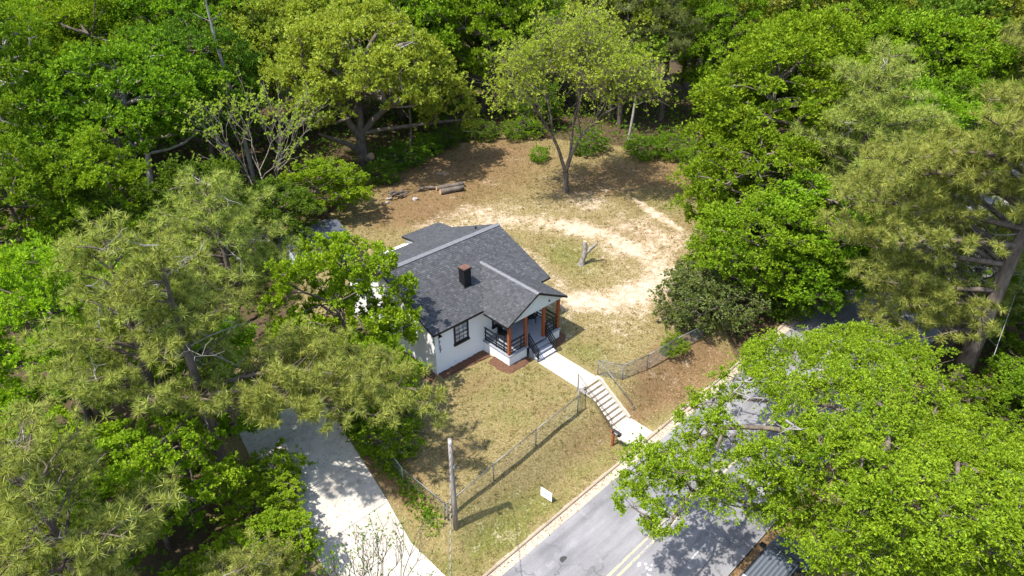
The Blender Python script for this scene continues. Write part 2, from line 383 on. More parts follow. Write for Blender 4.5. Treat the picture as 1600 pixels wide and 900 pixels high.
def blob(X, Y, x, y, rx, ry, a=0.0):
    ca, sa = math.cos(a), math.sin(a); dx, dy = X-x, Y-y
    u = (dx*ca+dy*sa)/rx; v = (-dx*sa+dy*ca)/ry
    return np.exp(-(u*u+v*v)*.9)
def path_mask(X, Y, pts, w):
    m = np.zeros_like(X)
    for (x0, y0), (x1, y1) in zip(pts[:-1], pts[1:]):
        dx, dy = x1-x0, y1-y0; t = np.clip(((X-x0)*dx+(Y-y0)*dy)/(dx*dx+dy*dy), 0, 1)
        d2 = (X-x0-t*dx)**2 + (Y-y0-t*dy)**2
        m = np.maximum(m, np.exp(-d2/(w*w)))
    return m
def masks(X, Y):
    sand = 1.0*path_mask(X, Y, [(20.6,7.6),(21.6,5.0),(21.2,1.6)], 1.5)
    def more(q): return np.maximum(sand, q)
    sand = more(.72*path_mask(X, Y, [(11.5,15.0),(16.1,13.4),(19.8,10.4),(20.9,7.4)], 2.0))
    sand = more(.78*path_mask(X, Y, [(21.4,2.0),(20.6,-.6),(19.0,-2.6)], 2.0))
    sand = more(1.15*path_mask(X, Y, [(12.4,-.2),(13.8,-1.5),(15.7,-2.3),(18.6,-2.9)], 1.5))
    sand = more(.95*path_mask(X, Y, [(29,7.8),(27.8,4.6),(27.0,1.5)], .55))
    sand = more(.55*path_mask(X, Y, [(14.6,7.0),(13.4,3.0),(12.1,.2)], .9))
    sand = more(.5*path_mask(X, Y, [(10.2,1.0),(10.4,8.0),(11.3,14.0)], .9))
    sand = more(.68*blob(X, Y, 22.6, 2.0, 4.6, 5.5)); sand = more(.5*blob(X, Y, 17.5, 15.0, 4, 2.2, -.5))
    sand = more(.42*blob(X, Y, 24, 9, 5, 5)); sand = more(.62*blob(X, Y, 16.0, -2.8, 5.5, 2.6)); sand = more(.55*blob(X, Y, 10.7, -3.1, .9, .7)); sand = more(.4*blob(X, Y, 20.5, 25, 1.4, 1))
    green = .75*blob(X, Y, 17, 4.6, 2.6, 2.3) + .55*blob(X, Y, 8.6, -4.4, 1.6, 1.4) + .35*blob(X, Y, 1.0, -4.5, 4, 2.6)
    green = green + .35*np.exp(-((Y+10.2)/.9)**2)*(X > -8) + .3*blob(X, Y, -3.5, -10, 3, 1) + .35*blob(X, Y, 28, 8, 4, 6)
    green = green + .35*blob(X, Y, 19, 18, 4, 2) + .3*blob(X, Y, -7, -8, 1.5, 1.5) + .3*blob(X, Y, 17, 23, 2, 1.2)
    straw = .95*blob(X, Y, 11, -9.2, 3, 1.8) + .75*blob(X, Y, 13.5, -9, 3, 1.5) + .95*blob(X, Y, 22, 27, 8, 3, -.1) + .75*blob(X, Y, 31, 12.5, 5, 3)
    straw = straw + .8*blob(X, Y, 12, 20, 5, 3.4) + .7*blob(X, Y, 37, 9, 4, 3) + .45*blob(X, Y, 3, -9.2, 3, 1.2) + .8*blob(X, Y, -6.4, -3.5, .9, 4)
    straw = straw + .9*blob(X, Y, -13, -3, 2.4, 3.5) + 1.0*np.exp(-((Y+19.35)/.5)**2) + .35*blob(X, Y, 20, 23, 5, 4) + .5*np.exp(-((Y+11.4)/1.5)**2)*(X > 13) + .42*blob(X, Y, 25, 22, 10, 8) + .3*blob(X, Y, 24, 3, 6, 6) + .16*sstep(9, 14, X)*sstep(-6, 0, Y)
    straw = straw + .55*blob(X, Y, 1.0, -2.2, 2.2, 1.0) + .5*blob(X, Y, -3.5, -5.5, 2.2, 2.4) + .4*blob(X, Y, 6.5, -9.6, 2, 1) + .45*blob(X, Y, 2.5, -6.8, 2, .8)
    # where the wood begins: beyond this outline of the clearing
    poly = [(-13.5,-40),(-13.5,0),(-12,7),(-3,12),(4,22),(11,27),(15,29.5),(20,29),(26,30.5),(32,29),(38,20),(41,12),(39,6),(30,0),(24.5,-3),(22,-6),(17,-9.5),(15.5,-11.3),(60,-11.3),(60,-19.6),(14,-19.6),(12,-40)]
    inside = np.zeros(X.shape, bool); j = len(poly)-1
    dist = np.full(X.shape, 1e9)
    for i in range(len(poly)):
        xi, yi = poly[i]; xj, yj = poly[j]
        if yi != yj:
            c = ((yi > Y) != (yj > Y)) & (X < (xj-xi)*(Y-yi)/(yj-yi)+xi)
            inside ^= c
        dx, dy = xi-xj, yi-yj; t = np.clip(((X-xj)*dx+(Y-yj)*dy)/(dx*dx+dy*dy), 0, 1)
        dist = np.minimum(dist, np.hypot(X-xj-t*dx, Y-yj-t*dy)); j = i
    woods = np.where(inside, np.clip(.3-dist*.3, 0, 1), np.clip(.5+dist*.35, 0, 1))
    return sand, green, straw, woods

def axis(lo, hi, step, far, extra):
    a = list(np.arange(lo, hi+1e-6, step)); s = step; v = hi
    while v < far: s *= 1.35; v += s; a.append(v)
    s = step; v = lo
    while v > -far: s *= 1.35; v -= s; a.append(v)
    a = [q for q in a if min(abs(q-e) for e in extra) > .03] + list(extra)
    return np.array(sorted(a))
gx = axis(-24, 48, .4, 700, [5.165, 5.175, 6.885, 6.895])
gy = axis(-32, 46, .4, 700, [-6.955, -6.945, -11.055, -11.045, KERB_Y+.015, KERB_Y+.025, FAR_Y-.06, FAR_Y-.04])
GX, GY = np.meshgrid(gx, gy); GZ = ground_z(GX, GY)
V = np.stack([GX, GY, GZ], -1).reshape(-1, 3); nx, ny = len(gx), len(gy)
ii = (np.arange(ny-1)[:, None]*nx + np.arange(nx-1)[None, :]).ravel()
F = np.stack([ii, ii+1, ii+1+nx, ii+nx], -1)
gme = make_mesh('ground', V, F, True)
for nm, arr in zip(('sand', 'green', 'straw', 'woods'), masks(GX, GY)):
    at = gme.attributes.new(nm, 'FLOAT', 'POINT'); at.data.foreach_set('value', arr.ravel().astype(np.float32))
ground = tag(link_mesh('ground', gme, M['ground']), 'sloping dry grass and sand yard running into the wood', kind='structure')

# ---------------------------------------------------------------- street
def strip(name, x0, x1, ya, yb, dz, mat, step=2.0, parent=None, thick=0.0):
    xs = np.linspace(x0, x1, max(2, int((x1-x0)/step)+1)); V = []; F = []
    for i, x in enumerate(xs):
        z = float(street_z(x))+dz
        V += [(x, ya, z), (x, yb, z)]
        if i: k = 2*i; F.append((k-2, k, k+1, k-1))
    return link_mesh(name, make_mesh(name, V, F), mat, parent)
street = tag(strip('street', -90, 130, FAR_Y, KERB_Y-.55, 0, M['asphalt']), 'worn grey asphalt street with yellow centre line', kind='structure')
gutter = tag(strip('gutter', -90, 130, KERB_Y-.56, KERB_Y-.10, .006, M['gutter']), 'tan stained concrete gutter along the kerb', kind='structure')
k = 0
for ya in (CENTRE_Y+.10, CENTRE_Y-.22):
    o = strip('centre_line', -60, 110, ya, ya+.12, .008, M['yellow_line'], 2.0, street)
for (x0, x1, y0, y1) in ((1.35, 2.75, -17.35, -17.27),):
    strip('white_line', x0, x1, y0, y1, .008, M['white_line'], 1.0, street)
def patch(name, pts, dz, mat, parent):
    V = [(x, y, float(street_z(x))+dz) for x, y in pts]
    return link_mesh(name, make_mesh(name, V, [tuple(range(len(V)))]), mat, parent)
patch('white_line', [(-.62,-16.35),(-.55,-16.30),(-.30,-17.75),(-.37,-17.78)], .008, M['white_line'], street)
_r = random.Random(5)
for (a, b, q) in ((-.42,-15.78,.13),(-.2,-15.95,.1),(-.34,-16.12,.12),(-.05,-16.2,.09),(-.3,-16.3,.1),(-.6,-17.6,.1)):
    patch('paint_patch', [(a+math.cos(t)*q*_r.uniform(.5, 1.3), b+math.sin(t)*q*_r.uniform(.4, 1.0)) for t in [2*math.pi*i/9 for i in range(9)]], .009, M['white_line'], street)
patch('tar_patch', [(-2.75+math.cos(t)*.26*_r.uniform(.7, 1.2), -13.05+math.sin(t)*.13*_r.uniform(.6, 1.2)) for t in [2*math.pi*i/12 for i in range(12)]], .007, M['steel_dark'], street)

kerb = tag(empty('kerb', (0, KERB_Y, 0)), 'tan concrete kerb along the near lawn', kind='structure')
x = -26.0
while x < 66:
    if not (-11.9 < x+1.2 < -7.2):
        x1 = min(x+2.40, 66); za, zb = float(street_z(x)), float(street_z(x1))
        m = MB(); r = .035
        prof = [(-.10,-.10),(-.10,.13-r),(-.10+r,.13),(.06,.13),(.06,-.10)]
        V = [(X, yy, z+zz) for X, z in ((x+.008, za), (x1-.008, zb)) for yy, zz in prof]
        n = len(prof)
        Fk = [tuple(range(n)), tuple(range(2*n-1, n-1, -1))] + [(i, (i+1) % n, (i+1) % n+n, i+n) for i in range(n)]
        m.add(V, Fk); m.build('kerb_stone', M['kerb'], kerb)
    x += 2.4

# ---------------------------------------------------------------- driveway
drive = tag(empty('driveway', (-9.5, -5, 0)), 'pale mottled concrete driveway beside the house', kind='structure')
drive_inv = drive.matrix_world.inverted()
edgeL = [(-12.0,-11.05),(-11.7,-9.5),(-11.5,-7.6),(-11.5,-5.2),(-11.6,-2.2),(-11.3,1.0),(-10.9,3.4)]
edgeR = [(-7.35,-11.05),(-7.5,-9.75),(-7.7,-7.7),(-7.25,-5.2),(-6.85,-2.2),(-6.45,1.0),(-6.1,3.4)]
for i in range(len(edgeL)-1):
    quad = [edgeL[i], edgeR[i], edgeR[i+1], edgeL[i+1]]
    cx = sum(q[0] for q in quad)/4; cyy = sum(q[1] for q in quad)/4
    V = []; F = []; nn = 8
    for a in range(nn+1):
        for b in range(nn+1):
            u, v = a/nn, b/nn
            x = (1-v)*((1-u)*quad[0][0]+u*quad[1][0])+v*((1-u)*quad[3][0]+u*quad[2][0])
            y = (1-v)*((1-u)*quad[0][1]+u*quad[1][1])+v*((1-u)*quad[3][1]+u*quad[2][1])
            x = cx+(x-cx)*.9965; y = cyy+(y-cyy)*.993
            zf = float(street_z(x))+.02 if y < -10.9 else gz1(x, y)+.045
            V.append((x+9.5, y+5, zf))
    for a in range(nn):
        for b in range(nn):
            p = a*(nn+1)+b; F.append((p, p+nn+1, p+nn+2, p+1))
    rim = [a*(nn+1) for a in range(nn+1)] + [nn*(nn+1)+b for b in range(1, nn+1)] + [a*(nn+1)+nn for a in range(nn-1, -1, -1)] + [b for b in range(nn-1, 0, -1)]
    n0 = len(V); V += [(V[q][0], V[q][1], V[q][2]-.14) for q in rim]
    for q in range(len(rim)):
        q2 = (q+1) % len(rim); F.append((rim[q], n0+q, n0+q2, rim[q2]))
    link_mesh('slab', make_mesh('slab', V, F), M['concrete'], drive)

# ---------------------------------------------------------------- walk, steps to the street
def concrete_box(m, a, b): return m.box(a, b)
walk = tag(empty('front_walk', (6, -5, 0)), 'pale concrete walk from the porch steps to the street steps', kind='structure')
for (ya, yb) in ((-3.3,-4.5),(-4.51,-5.75),(-5.76,-6.93)):
    o = MB().box((5.26-6, yb+5, -.1), (6.84-6, ya+5, .035)).build('slab', M['concrete_walk'], walk)
steps = tag(empty('street_steps', (6, -8, 0)), 'long flight of white concrete steps with brown risers', 'steps')
NR = 9; z_bot = float(street_z(6))+.14; rise = (0.03-z_bot)/NR; run = .275; y0 = -6.93
for i in range(NR):
    zt = .03-(i+1)*rise; ya = y0-i*run
    if i < NR-1:
        tr = MB().box((5.30-6, ya-run+8, zt-.05), (6.76-6, ya+8-.012, zt)).build('tread', M['concrete_walk'], steps)
    MB().box((5.30-6, ya+8-.012, zt-.0), (6.76-6, ya+8+.05, zt+rise-.052 if i else zt+rise)).build('riser', M['riser'], steps)
yb = y0-(NR-1)*run
for xa, xb in ((5.12, 5.30), (6.76, 6.94)):
    m = MB()
    side = [(y0+.25, .09), (y0-.15, .09), (yb-.28, z_bot+.14), (yb-.28, z_bot-.35), (y0+.25, -1.0)]
    P = [(xb-6, y+8, z) for y, z in side]
    m.prism(P, (xb-xa, 0, 0)); m.build('cheek_wall', M['concrete_walk'], steps)
MB().box((5.0-6, KERB_Y+.0+8, z_bot-.3), (7.15-6, yb-.005+8, z_bot)).build('landing', M['concrete_walk'], steps)
MB().box((5.301-6, yb+8-.01, z_bot-1), (6.759-6, y0+8, z_bot-.06)).build('base', M['riser'], steps)

hr = tag(empty('step_handrail', (7.0, -8, 0)), 'grey pipe handrail on the shrub side of the street steps', 'handrail')
zz = lambda y: .03 + (y-y0)/(yb-y0)*(z_bot-.03) if y < y0 else .03
def rail(parent, ox, xa, ys, hs, mat, name='rail', r=.024):
    MB().tube([(xa-ox, y+8, zz(y)+h) for y, h in zip(ys, hs)], r, 6).build(name, mat, parent, True)
rail(hr, 7.0, 7.12, (-6.75, -9.35), (.95, .95), M['steel'])
MB().tube([(.12, -9.35+8, gz1(7.12,-9.35)-.2), (.12, -9.35+8, zz(-9.35)+.97)], .026, 6).build('post', M['steel'], hr, True)
hl = tag(empty('step_handrail', (5.05, -8, 0)), 'thin dark double handrail on the mailbox side of the street steps', 'handrail')
rail(hl, 5.05, 5.24, (-6.75, -9.3), (.92, .92), M['steel_dark'], 'rail', .016)
rail(hl, 5.05, 5.24, (-6.95, -9.3), (.5, .5), M['steel_dark'], 'rail', .012)
for y in (-8.1, -9.3):
    MB().tube([(.19, y+8, zz(y)-.1), (.19, y+8, zz(y)+.95)], .02, 6).build('post', M['steel_dark'], hl, True)

# ---------------------------------------------------------------- chain link fences
def fence(name, pts, label, h=1.15, base=None):
    """pts: plan points; a post at each; top rail and wire mesh between them"""
    ox, oy = pts[0]; f = tag(empty(name, (ox, oy, 0)), label, 'fence')
    zs = [gz1(x, y) for x, y in pts]; wire = MB()
    for (x, y), z in zip(pts, zs):
        m = MB().tube([(x-ox, y-oy, z-.3), (x-ox, y-oy, z+h+.04)], .034, 6); m.tube([(x-ox, y-oy, z+h+.04), (x-ox, y-oy, z+h+.09)], [.042, .015], 6)
        m.build('post', M['steel'], f, True)
    for (a, za), (b, zb) in zip(zip(pts[:-1], zs[:-1]), zip(pts[1:], zs[1:])):
        A = Vector((a[0]-ox, a[1]-oy, za)); B = Vector((b[0]-ox, b[1]-oy, zb)); D = B-A; L = Vector((D.x, D.y, 0)).length
        MB().tube([A+Vector((0, 0, h)), B+Vector((0, 0, h))], .027, 6).build('top_rail', M['steel'], f, True)
        n = int(L/.085); nrm = Vector((-D.y, D.x, 0)).normalized()*.0024
        for s in (1, -1):
            for i in range(-int((h)/.085), n):
                t0, t1 = i*.085, i*.085+h*1.0     # 45 degree wires, clipped to the panel
                za0, za1 = .03, h
                if t0 < 0: za0 = .03-t0; t0 = 0
                if t1 > L: za1 = h-(t1-L); t1 = L
                if t1-t0 < .06: continue
                if s < 0: t0, t1 = L-t0, L-t1
                p = A+D*(t0/L)+Vector((0, 0, za0)); q = A+D*(t1/L)+Vector((0, 0, za1)); e = Vector((0, 0, .003))
                wire.add([p-e, p+e+nrm, q+e+nrm, q-e, p-e-nrm*1.5, q-e-nrm*1.5], [(0, 1, 2, 3), (0, 3, 5, 4), (1, 4, 5, 2)])
    w = wire.build('chain_link', M['steel'], f); w['kind'] = 'stuff'
    return f
fence('chain_link_fence', [(5.06,-6.78),(3.75,-7.95),(.25,-8.15),(-2.95,-8.35),(-5.95,-8.4)], 'long grey chain link fence along the top of the front bank')
fence('chain_link_fence', [(-6.02,-8.25),(-6.25,-5.2),(-6.0,-2.2),(-5.6,.6)], 'chain link fence overgrown with weeds beside the driveway')
fence('chain_link_fence', [(7.02,-6.62),(7.75,-7.92),(9.8,-8.2),(12.6,-8.35),(15.2,-8.6)], 'chain link fence from the steps to the dark shrub', 1.1)

# ---------------------------------------------------------------- house
house = tag(empty('house', (0, 0, 0)), 'small white painted brick house with charcoal shingle roof and black chimney', 'house')
HL, HD, E_Z, OH, RY, RZ = 8.94, 9.36, 3.23, .35, 4.68, 5.28
S = (RZ-E_Z)/(RY+OH)                                   # main pitch
PX0, PX1, PD, FZ = 3.70, 8.12, 2.40, .79               # porch
PE, PZ, PYF = 3.17, 4.48, -2.65
PXM = (PX0+PX1)/2
m = MB()
wt = E_Z+OH*S-.16                                      # wall top at the plates
side = [(0, 0), (HD, 0), (HD, wt), (RY, RZ-.16), (0, wt)]
T = .2
m.box((0, 0, -.3), (HL, T, wt)); m.box((0, HD-T, -.3), (HL, HD, wt))
for xa, xb in ((0.002, T), (HL-T, HL-.002)):
    P = [(xb, .002, -.3), (xb, HD-.002, -.3), (xb, HD-.002, wt), (xb, RY, RZ-.16), (xb, .002, wt)]
    m.prism(P, (xb-xa, 0, 0))
m.build('wall', M['brick'], house)

def shingles(name, poly, up_dir, eave_z, n_dir, parent, seed):
    """poly: plan polygon of one slope; up_dir: plan unit vector uphill; eave along n_dir. tabs lie on the deck, one joined part"""
    rng = random.Random(seed); (ux, uy, s) = up_dir
    proj = [(q[0]*ux+q[1]*uy) for q in poly]; tr = [(q[0]*n_dir[0]+q[1]*n_dir[1]) for q in poly]
    u0, u1, t0, t1 = min(proj), max(proj), min(tr), max(tr)
    def ins(x, y):
        c = False; j = len(poly)-1
        for i in range(len(poly)):
            a, b = poly[i], poly[j]
            if (a[1] > y) != (b[1] > y) and x < (b[0]-a[0])*(y-a[1])/(b[1]-a[1])+a[0]: c = not c
            j = i
        return c
    V = []; F = []; slope_l = math.sqrt(1+s*s); ex = .145/slope_l; u = u0; row = 0
    while u < u1-.02:
        t = t0 - rng.random()*.3
        while t < t1:
            w = rng.choice((.10, .14, .17, .2)); a = max(t, t0); b = min(t+w-.006, t1); t += w
            if b-a < .03: continue
            uu = u-.012*rng.random(); ue = min(u+ex*1.25, u1)
            cx = ux*(u+ex/2)+n_dir[0]*(a+b)/2; cy_ = uy*(u+ex/2)+n_dir[1]*(a+b)/2
            if not ins(cx, cy_): continue
            th = .016+.008*rng.random()
            def P(q, r, dz): return (ux*q+n_dir[0]*r, uy*q+n_dir[1]*r, eave_z+(q-u0)*s+dz)
            n0 = len(V)
            V += [P(uu, a, th), P(uu, b, th), P(ue, b, .004), P(ue, a, .004), P(uu, a, 0), P(uu, b, 0)]
            F += [(n0, n0+1, n0+2, n0+3), (n0+4, n0+5, n0+1, n0)]
        u += ex; row += 1
    o = link_mesh(name, make_mesh(name, V, F), M['shingle'], parent); o['kind'] = 'stuff'
    return o

def slope(name, poly, up_dir, eave_z, n_dir, seed):
    """one roof slope: a deck with black edge, and its shingles"""
    ux, uy, s = up_dir; u0 = min(q[0]*ux+q[1]*uy for q in poly)
    P = [(x, y, eave_z+((x*ux+y*uy)-u0)*s) for x, y in poly]
    a = Vector(P[1])-Vector(P[0]); b = Vector(P[2])-Vector(P[0])
    if a.cross(b).z < 0: P = P[::-1]
    d = MB().prism(P, (0, 0, .14)).build('roof_deck', M['black_paint'], house)
    shingles('shingles', poly, up_dir, eave_z+.002, n_dir, d, seed)
    return d
slope('front', [(-OH,-OH),(HL+OH,-OH),(HL+OH,RY),(-OH,RY)], (0, 1, S), E_Z, (1, 0), 1)
slope('rear', [(-OH,2*RY+OH),(HL+OH,2*RY+OH),(HL+OH,RY),(-OH,RY)], (0, -1, S), E_Z, (1, 0), 2)
ps = (PZ-PE)/(PXM-(PX0-OH)); yv = -OH+(PZ-E_Z)/S; yv0 = -OH+(PE-E_Z)/S
slope('porch_l', [(PX0-OH, PYF), (PX0-OH, yv0-.0), (PXM, yv), (PXM, PYF)], (1, 0, ps), PE+.012, (0, 1), 3)
slope('porch_r', [(PX1+OH, PYF), (PX1+OH, yv0-.0), (PXM, yv), (PXM, PYF)], (-1, 0, ps), PE+.012, (0, 1), 4)
# low rear extension carrying the rear slope on
slope('rear_ext', [(5.75, 9.55), (9.15, 9.55), (9.15, 11.3), (5.75, 11.3)], (0, -1, .12), 3.10, (1, 0), 5)
MB().box((5.95, HD+.003, -.2), (8.9, 11.05, 3.0)).build('rear_room', M['brick'], house)
MB().box((3.3, HD+.003, 2.55), (5.72, 10.95, 2.66)).build('rear_awning', M['sign_white'], house)
for xx in (3.4, 5.5): MB().box((xx, 10.75, -.1), (xx+.1, 10.85, 2.55)).build('awning_post', M['white_paint'], house)
# ridge vent and ridge caps
m = MB()
for sgn in (-1, 1):
    m.prism([(-OH, RY, RZ+.075), (HL+OH, RY, RZ+.075), (HL+OH, RY+sgn*.19, RZ+.075-.19*S), (-OH, RY+sgn*.19, RZ+.075-.19*S)][::sgn*-1 if sgn < 0 else -1] if False else
            ([(-OH, RY, RZ+.075), (-OH, RY+.19, RZ+.075-.19*S), (HL+OH, RY+.19, RZ+.075-.19*S), (HL+OH, RY, RZ+.075)][::-1] if sgn > 0 else
             [(-OH, RY-.19, RZ+.075-.19*S), (HL+OH, RY-.19, RZ+.075-.19*S), (HL+OH, RY-.0005, RZ+.075), (-OH, RY-.0005, RZ+.075)]), (0, 0, .045))
m.build('ridge_vent', M['ridge'], house)
y = PYF; i = 0
while y < yv-.1:
    y1 = min(y+.24, yv); z = PZ+.045+.004*(i % 2)
    MB().add([(PXM-.15, y, z-.15*ps), (PXM, y, z), (PXM+.15, y, z-.15*ps), (PXM-.15, y1, z-.15*ps-.006), (PXM, y1, z-.006), (PXM+.15, y1, z-.15*ps-.006),
              (PXM-.15, y, z-.15*ps-.03), (PXM, y, z-.03), (PXM+.15, y, z-.15*ps-.03)],
             [(0, 1, 4, 3), (1, 2, 5, 4), (6, 7, 1, 0), (7, 8, 2, 1)]).build('ridge_cap', M['ridge'], house)
    y = y1-.02; i += 1
MB().tube([(8.3, 5.9, 4.6), (8.3, 5.9, 5.0)], .06, 8).build('vent_pipe', M['black_paint'], house)

# chimney: courses of painted brick, a flue cap of rusty metal
CX, CY = 3.86, 1.76
m = MB(); zc = 3.9; row = 0
while zc < 5.12:
    inset = .0 if row % 2 else .006
    m.box((CX-.27+inset, CY-.27+inset, zc+.006), (CX+.27-inset, CY+.27-inset, zc+.066)); m.box((CX-.255, CY-.255, zc-.004), (CX+.255, CY+.255, zc+.0055)); zc += .072; row += 1
ch = m.build('chimney', M['black_paint'], house)
MB().box((CX-.31, CY-.31, 5.125), (CX+.31, CY+.31, 5.20)).build('cap', M['black_paint'], ch)
MB().box((CX-.28, CY-.28, 5.201), (CX+.28, CY+.28, 5.26)).build('flue_cover', M['rust'], ch)
MB().box((CX-.34, CY-.34, 3.95), (CX+.34, CY+.34, 4.02)).build('flashing', M['black_paint'], ch)

# windows
def window(x0, x1, z0, z1, cols, rows, y=0.0, sill=True):
    w = empty('window', (x0, y, z0)); w.parent = house; W, H = x1-x0, z1-z0; f = .10
    fr = MB()
    fr.box((-f, -.06, -.02), (0, .02, H+f)); fr.box((W, -.06, -.02), (W+f, .02, H+f)); fr.box((0, -.06, H), (W, .02, H+f)); fr.box((0, -.06, -.0), (W, .02, .05))
    fr.box((0, -.045, H/2-.03), (W, .018, H/2+.03)); fr.build('frame', M['black_paint'], w)
    if sill: MB().box((-f-.04, -.11, -.16), (W+f+.04, .02, -.021)).build('sill', M['black_paint'], w)
    g = MB()
    for i in range(1, cols): g.box((W*i/cols-.012, -.03, .05), (W*i/cols+.012, -.012, H/2-.03)); g.box((W*i/cols-.012, -.03, H/2+.03), (W*i/cols+.012, -.012, H))
    for j in range(1, rows):
        if j*2 != rows: g.box((0, -.032, H*j/rows-.012), (W, -.011, H*j/rows+.012))
    g.build('muntin', M['black_paint'], w)
    for i in range(cols):
        for j in range(rows):
            MB().box((W*i/cols+.005, -.012, H*j/rows+.005), (W*(i+1)/cols-.005, -.004, H*(j+1)/rows-.005)).build('pane', M['glass'], w)
    return w
window(1.50, 2.42, 1.62, 2.80, 3, 4)
window(4.55, 5.35, 1.45, 2.75, 2, 4)
for yy in (2.2, 6.2):                                   # left side wall windows
    w = window(0, .9, 0, 1.2, 3, 4); w.location = (0, yy+.9, 1.5); w.rotation_euler = (0, 0, -math.pi/2)
dr = MB().box((6.2, -.05, FZ+.0), (7.1, .015, FZ+2.05)).build('door', M['black_paint'], house)
MB().box((6.32, -.07, FZ+1.2), (6.98, -.045, FZ+1.85)).build('pane', M['dark_glass'], dr)
MB().tube([(6.28, -.11, FZ+1.0), (6.36, -.11, FZ+1.0)], .02, 6).build('handle', M['steel'], dr)
for (xa, za) in ((1.35, .25), (3.02, .42)):
    v = MB(); v.box((xa, -.02, za), (xa+.40, .01, za+.03)); v.box((xa, -.02, za+.15), (xa+.40, .01, za+.18))
    for kx in range(6): v.box((xa+kx*.074, -.018, za+.03), (xa+.03+kx*.074, .01, za+.15))
    v.build('foundation_vent', M['white_paint'], house)
# house number down the corner, and the floodlight above it
def text_mesh(body, size, mat, parent, loc, rot, name='number'):
    cu = bpy.data.curves.new(name, 'FONT'); cu.body = body; cu.size = size; cu.extrude = .012; cu.align_x = 'CENTER'; cu.resolution_u = 2
    tmp = bpy.data.objects.new('tmp', cu); COL.objects.link(tmp)
    dg = bpy.context.evaluated_depsgraph_get(); me = bpy.data.meshes.new_from_object(tmp.evaluated_get(dg))
    bpy.data.objects.remove(tmp); me.name = name; me.materials.clear()
    o = link_mesh(name, me, mat, parent); o.location = loc; o.rotation_euler = rot
    return o
for i, ch_ in enumerate('1727'):
    text_mesh(ch_, .34, M['black_paint'], house, (.28+.02*i, -.016, 2.42-.30*i), (math.pi/2, 0, 0), 'number')
fl = MB(); fl.box((.22, -.10, 2.82), (.34, .0, 2.92)); fl.tube([(.25, -.08, 2.84), (.22, -.2, 2.74)], [.04, .06], 8); fl.tube([(.32, -.08, 2.84), (.36, -.2, 2.74)], [.04, .06], 8)
fl.build('floodlight', M['black_paint'], house)

# porch
porch = house
for a_, b_ in (((PX0, -PD, -.3), (PX0+.2, -.003, FZ-.09)), ((PX1-.2, -PD, -.3), (PX1, -.003, FZ-.09)), ((PX0+.2, -PD+.002, -.3), (5.18, -PD+.2, FZ-.09)), ((6.86, -PD+.002, -.3), (PX1-.2, -PD+.2, FZ-.09))):
    MB().box(a_, b_).build('porch_foundation', M['brick'], house)
MB().box((PX0-.05, -PD-.05, FZ-.088), (PX1+.05, -.002, FZ)).build('porch_floor', M['porch_grey'], house)
st = MB()
for i in range(3):
    zt = FZ-.2*(i+1); ya = -PD-.052-i*.29
    MB().box((5.3, ya-.31, zt-.035), (6.86, ya, zt)).build('porch_step', M['tread_light'] if i == 2 else M['porch_grey'], house)
    MB().box((5.34, ya-.27, -.12), (6.82, ya-.001, zt-.036)).build('porch_riser', M['porch_grey'], house)
POSTS = [(PX0+.10, -2.28), (5.14, -2.28), (6.72, -2.28), (PX1-.10, -2.28)]
for px_, py_ in POSTS:
    MB().box((px_-.085, py_-.085, FZ), (px_+.085, py_+.085, PE-.11)).build('porch_post', M['stain'], house)
hb = MB(); hb.box((PX0-.02, -2.40, PE-.11), (PX1+.02, -2.16, PE+.02)); hb.box((PX0-.02, -2.16, PE-.11), (PX0+.16, -.01, PE+.02)); hb.box((PX1-.16, -2.16, PE-.11), (PX1+.02, -.01, PE+.02))
hb.build('porch_beam', M['gable'], house)
gp = [(PX0-.25, -2.42, PE-.06), (PX1+.25, -2.42, PE-.06), (PXM, -2.42, PZ-.15)]
MB().prism(gp[::1], (0, -.06, 0)).build('gable_panel', M['gable'], house)
MB().box((6.98, -2.47, 3.32), (7.08, -2.415, 3.42)).build('gable_hook', M['black_paint'], house)
MB().box((7.45, -2.46, 3.21), (7.54, -2.415, 3.28)).build('gable_socket', M['sign_white'], house)
MB().box((PX0-.2, -2.38, PE-.135), (PX1+.2, -.02, PE-.112)).build('porch_ceiling', M['white_paint'], house)
# black porch railings: three rails and short balusters
def railing(a, b, nb):
    r = MB(); a = Vector(a); b = Vector(b)
    for h, w in ((.92, .085), (.60, .055), (.30, .055), (.10, .055)):
        r.bar(a+Vector((0, 0, h)), b+Vector((0, 0, h)), w if h > .9 else .05, .06)
    for i in range(nb):
        q = a+(b-a)*((i+.5)/nb if nb > 1 else .5) if i or nb == 1 else a+(b-a)*.04
        r.bar(q+Vector((0, 0, .02)), q+Vector((0, 0, .90)), .055, .055)
    r.build('railing', M['black_paint'], house)
railing((PX0+.08, -.06, FZ), (PX0+.08, -2.2, FZ), 3)
railing((PX0+.18, -2.30, FZ), (5.06, -2.30, FZ), 2)
railing((6.80, -2.30, FZ), (PX1-.18, -2.30, FZ), 2)
railing((PX1-.08, -2.2, FZ), (PX1-.08, -.06, FZ), 3)
for xs in (5.32, 6.84):
    r = MB()
    for h in (.88, .62, .38, .16):
        r.bar((xs, -2.42, FZ+h), (xs, -3.28, .06+h), .055, .06)
    r.bar((xs, -3.28, -.05), (xs, -3.28, 1.0), .075, .075, (0, 1, 0)); r.bar((xs, -2.43, FZ-.2), (xs, -2.43, FZ+.95), .07, .07, (0, 1, 0))
    r.build('stair_railing', M['black_paint'], house)

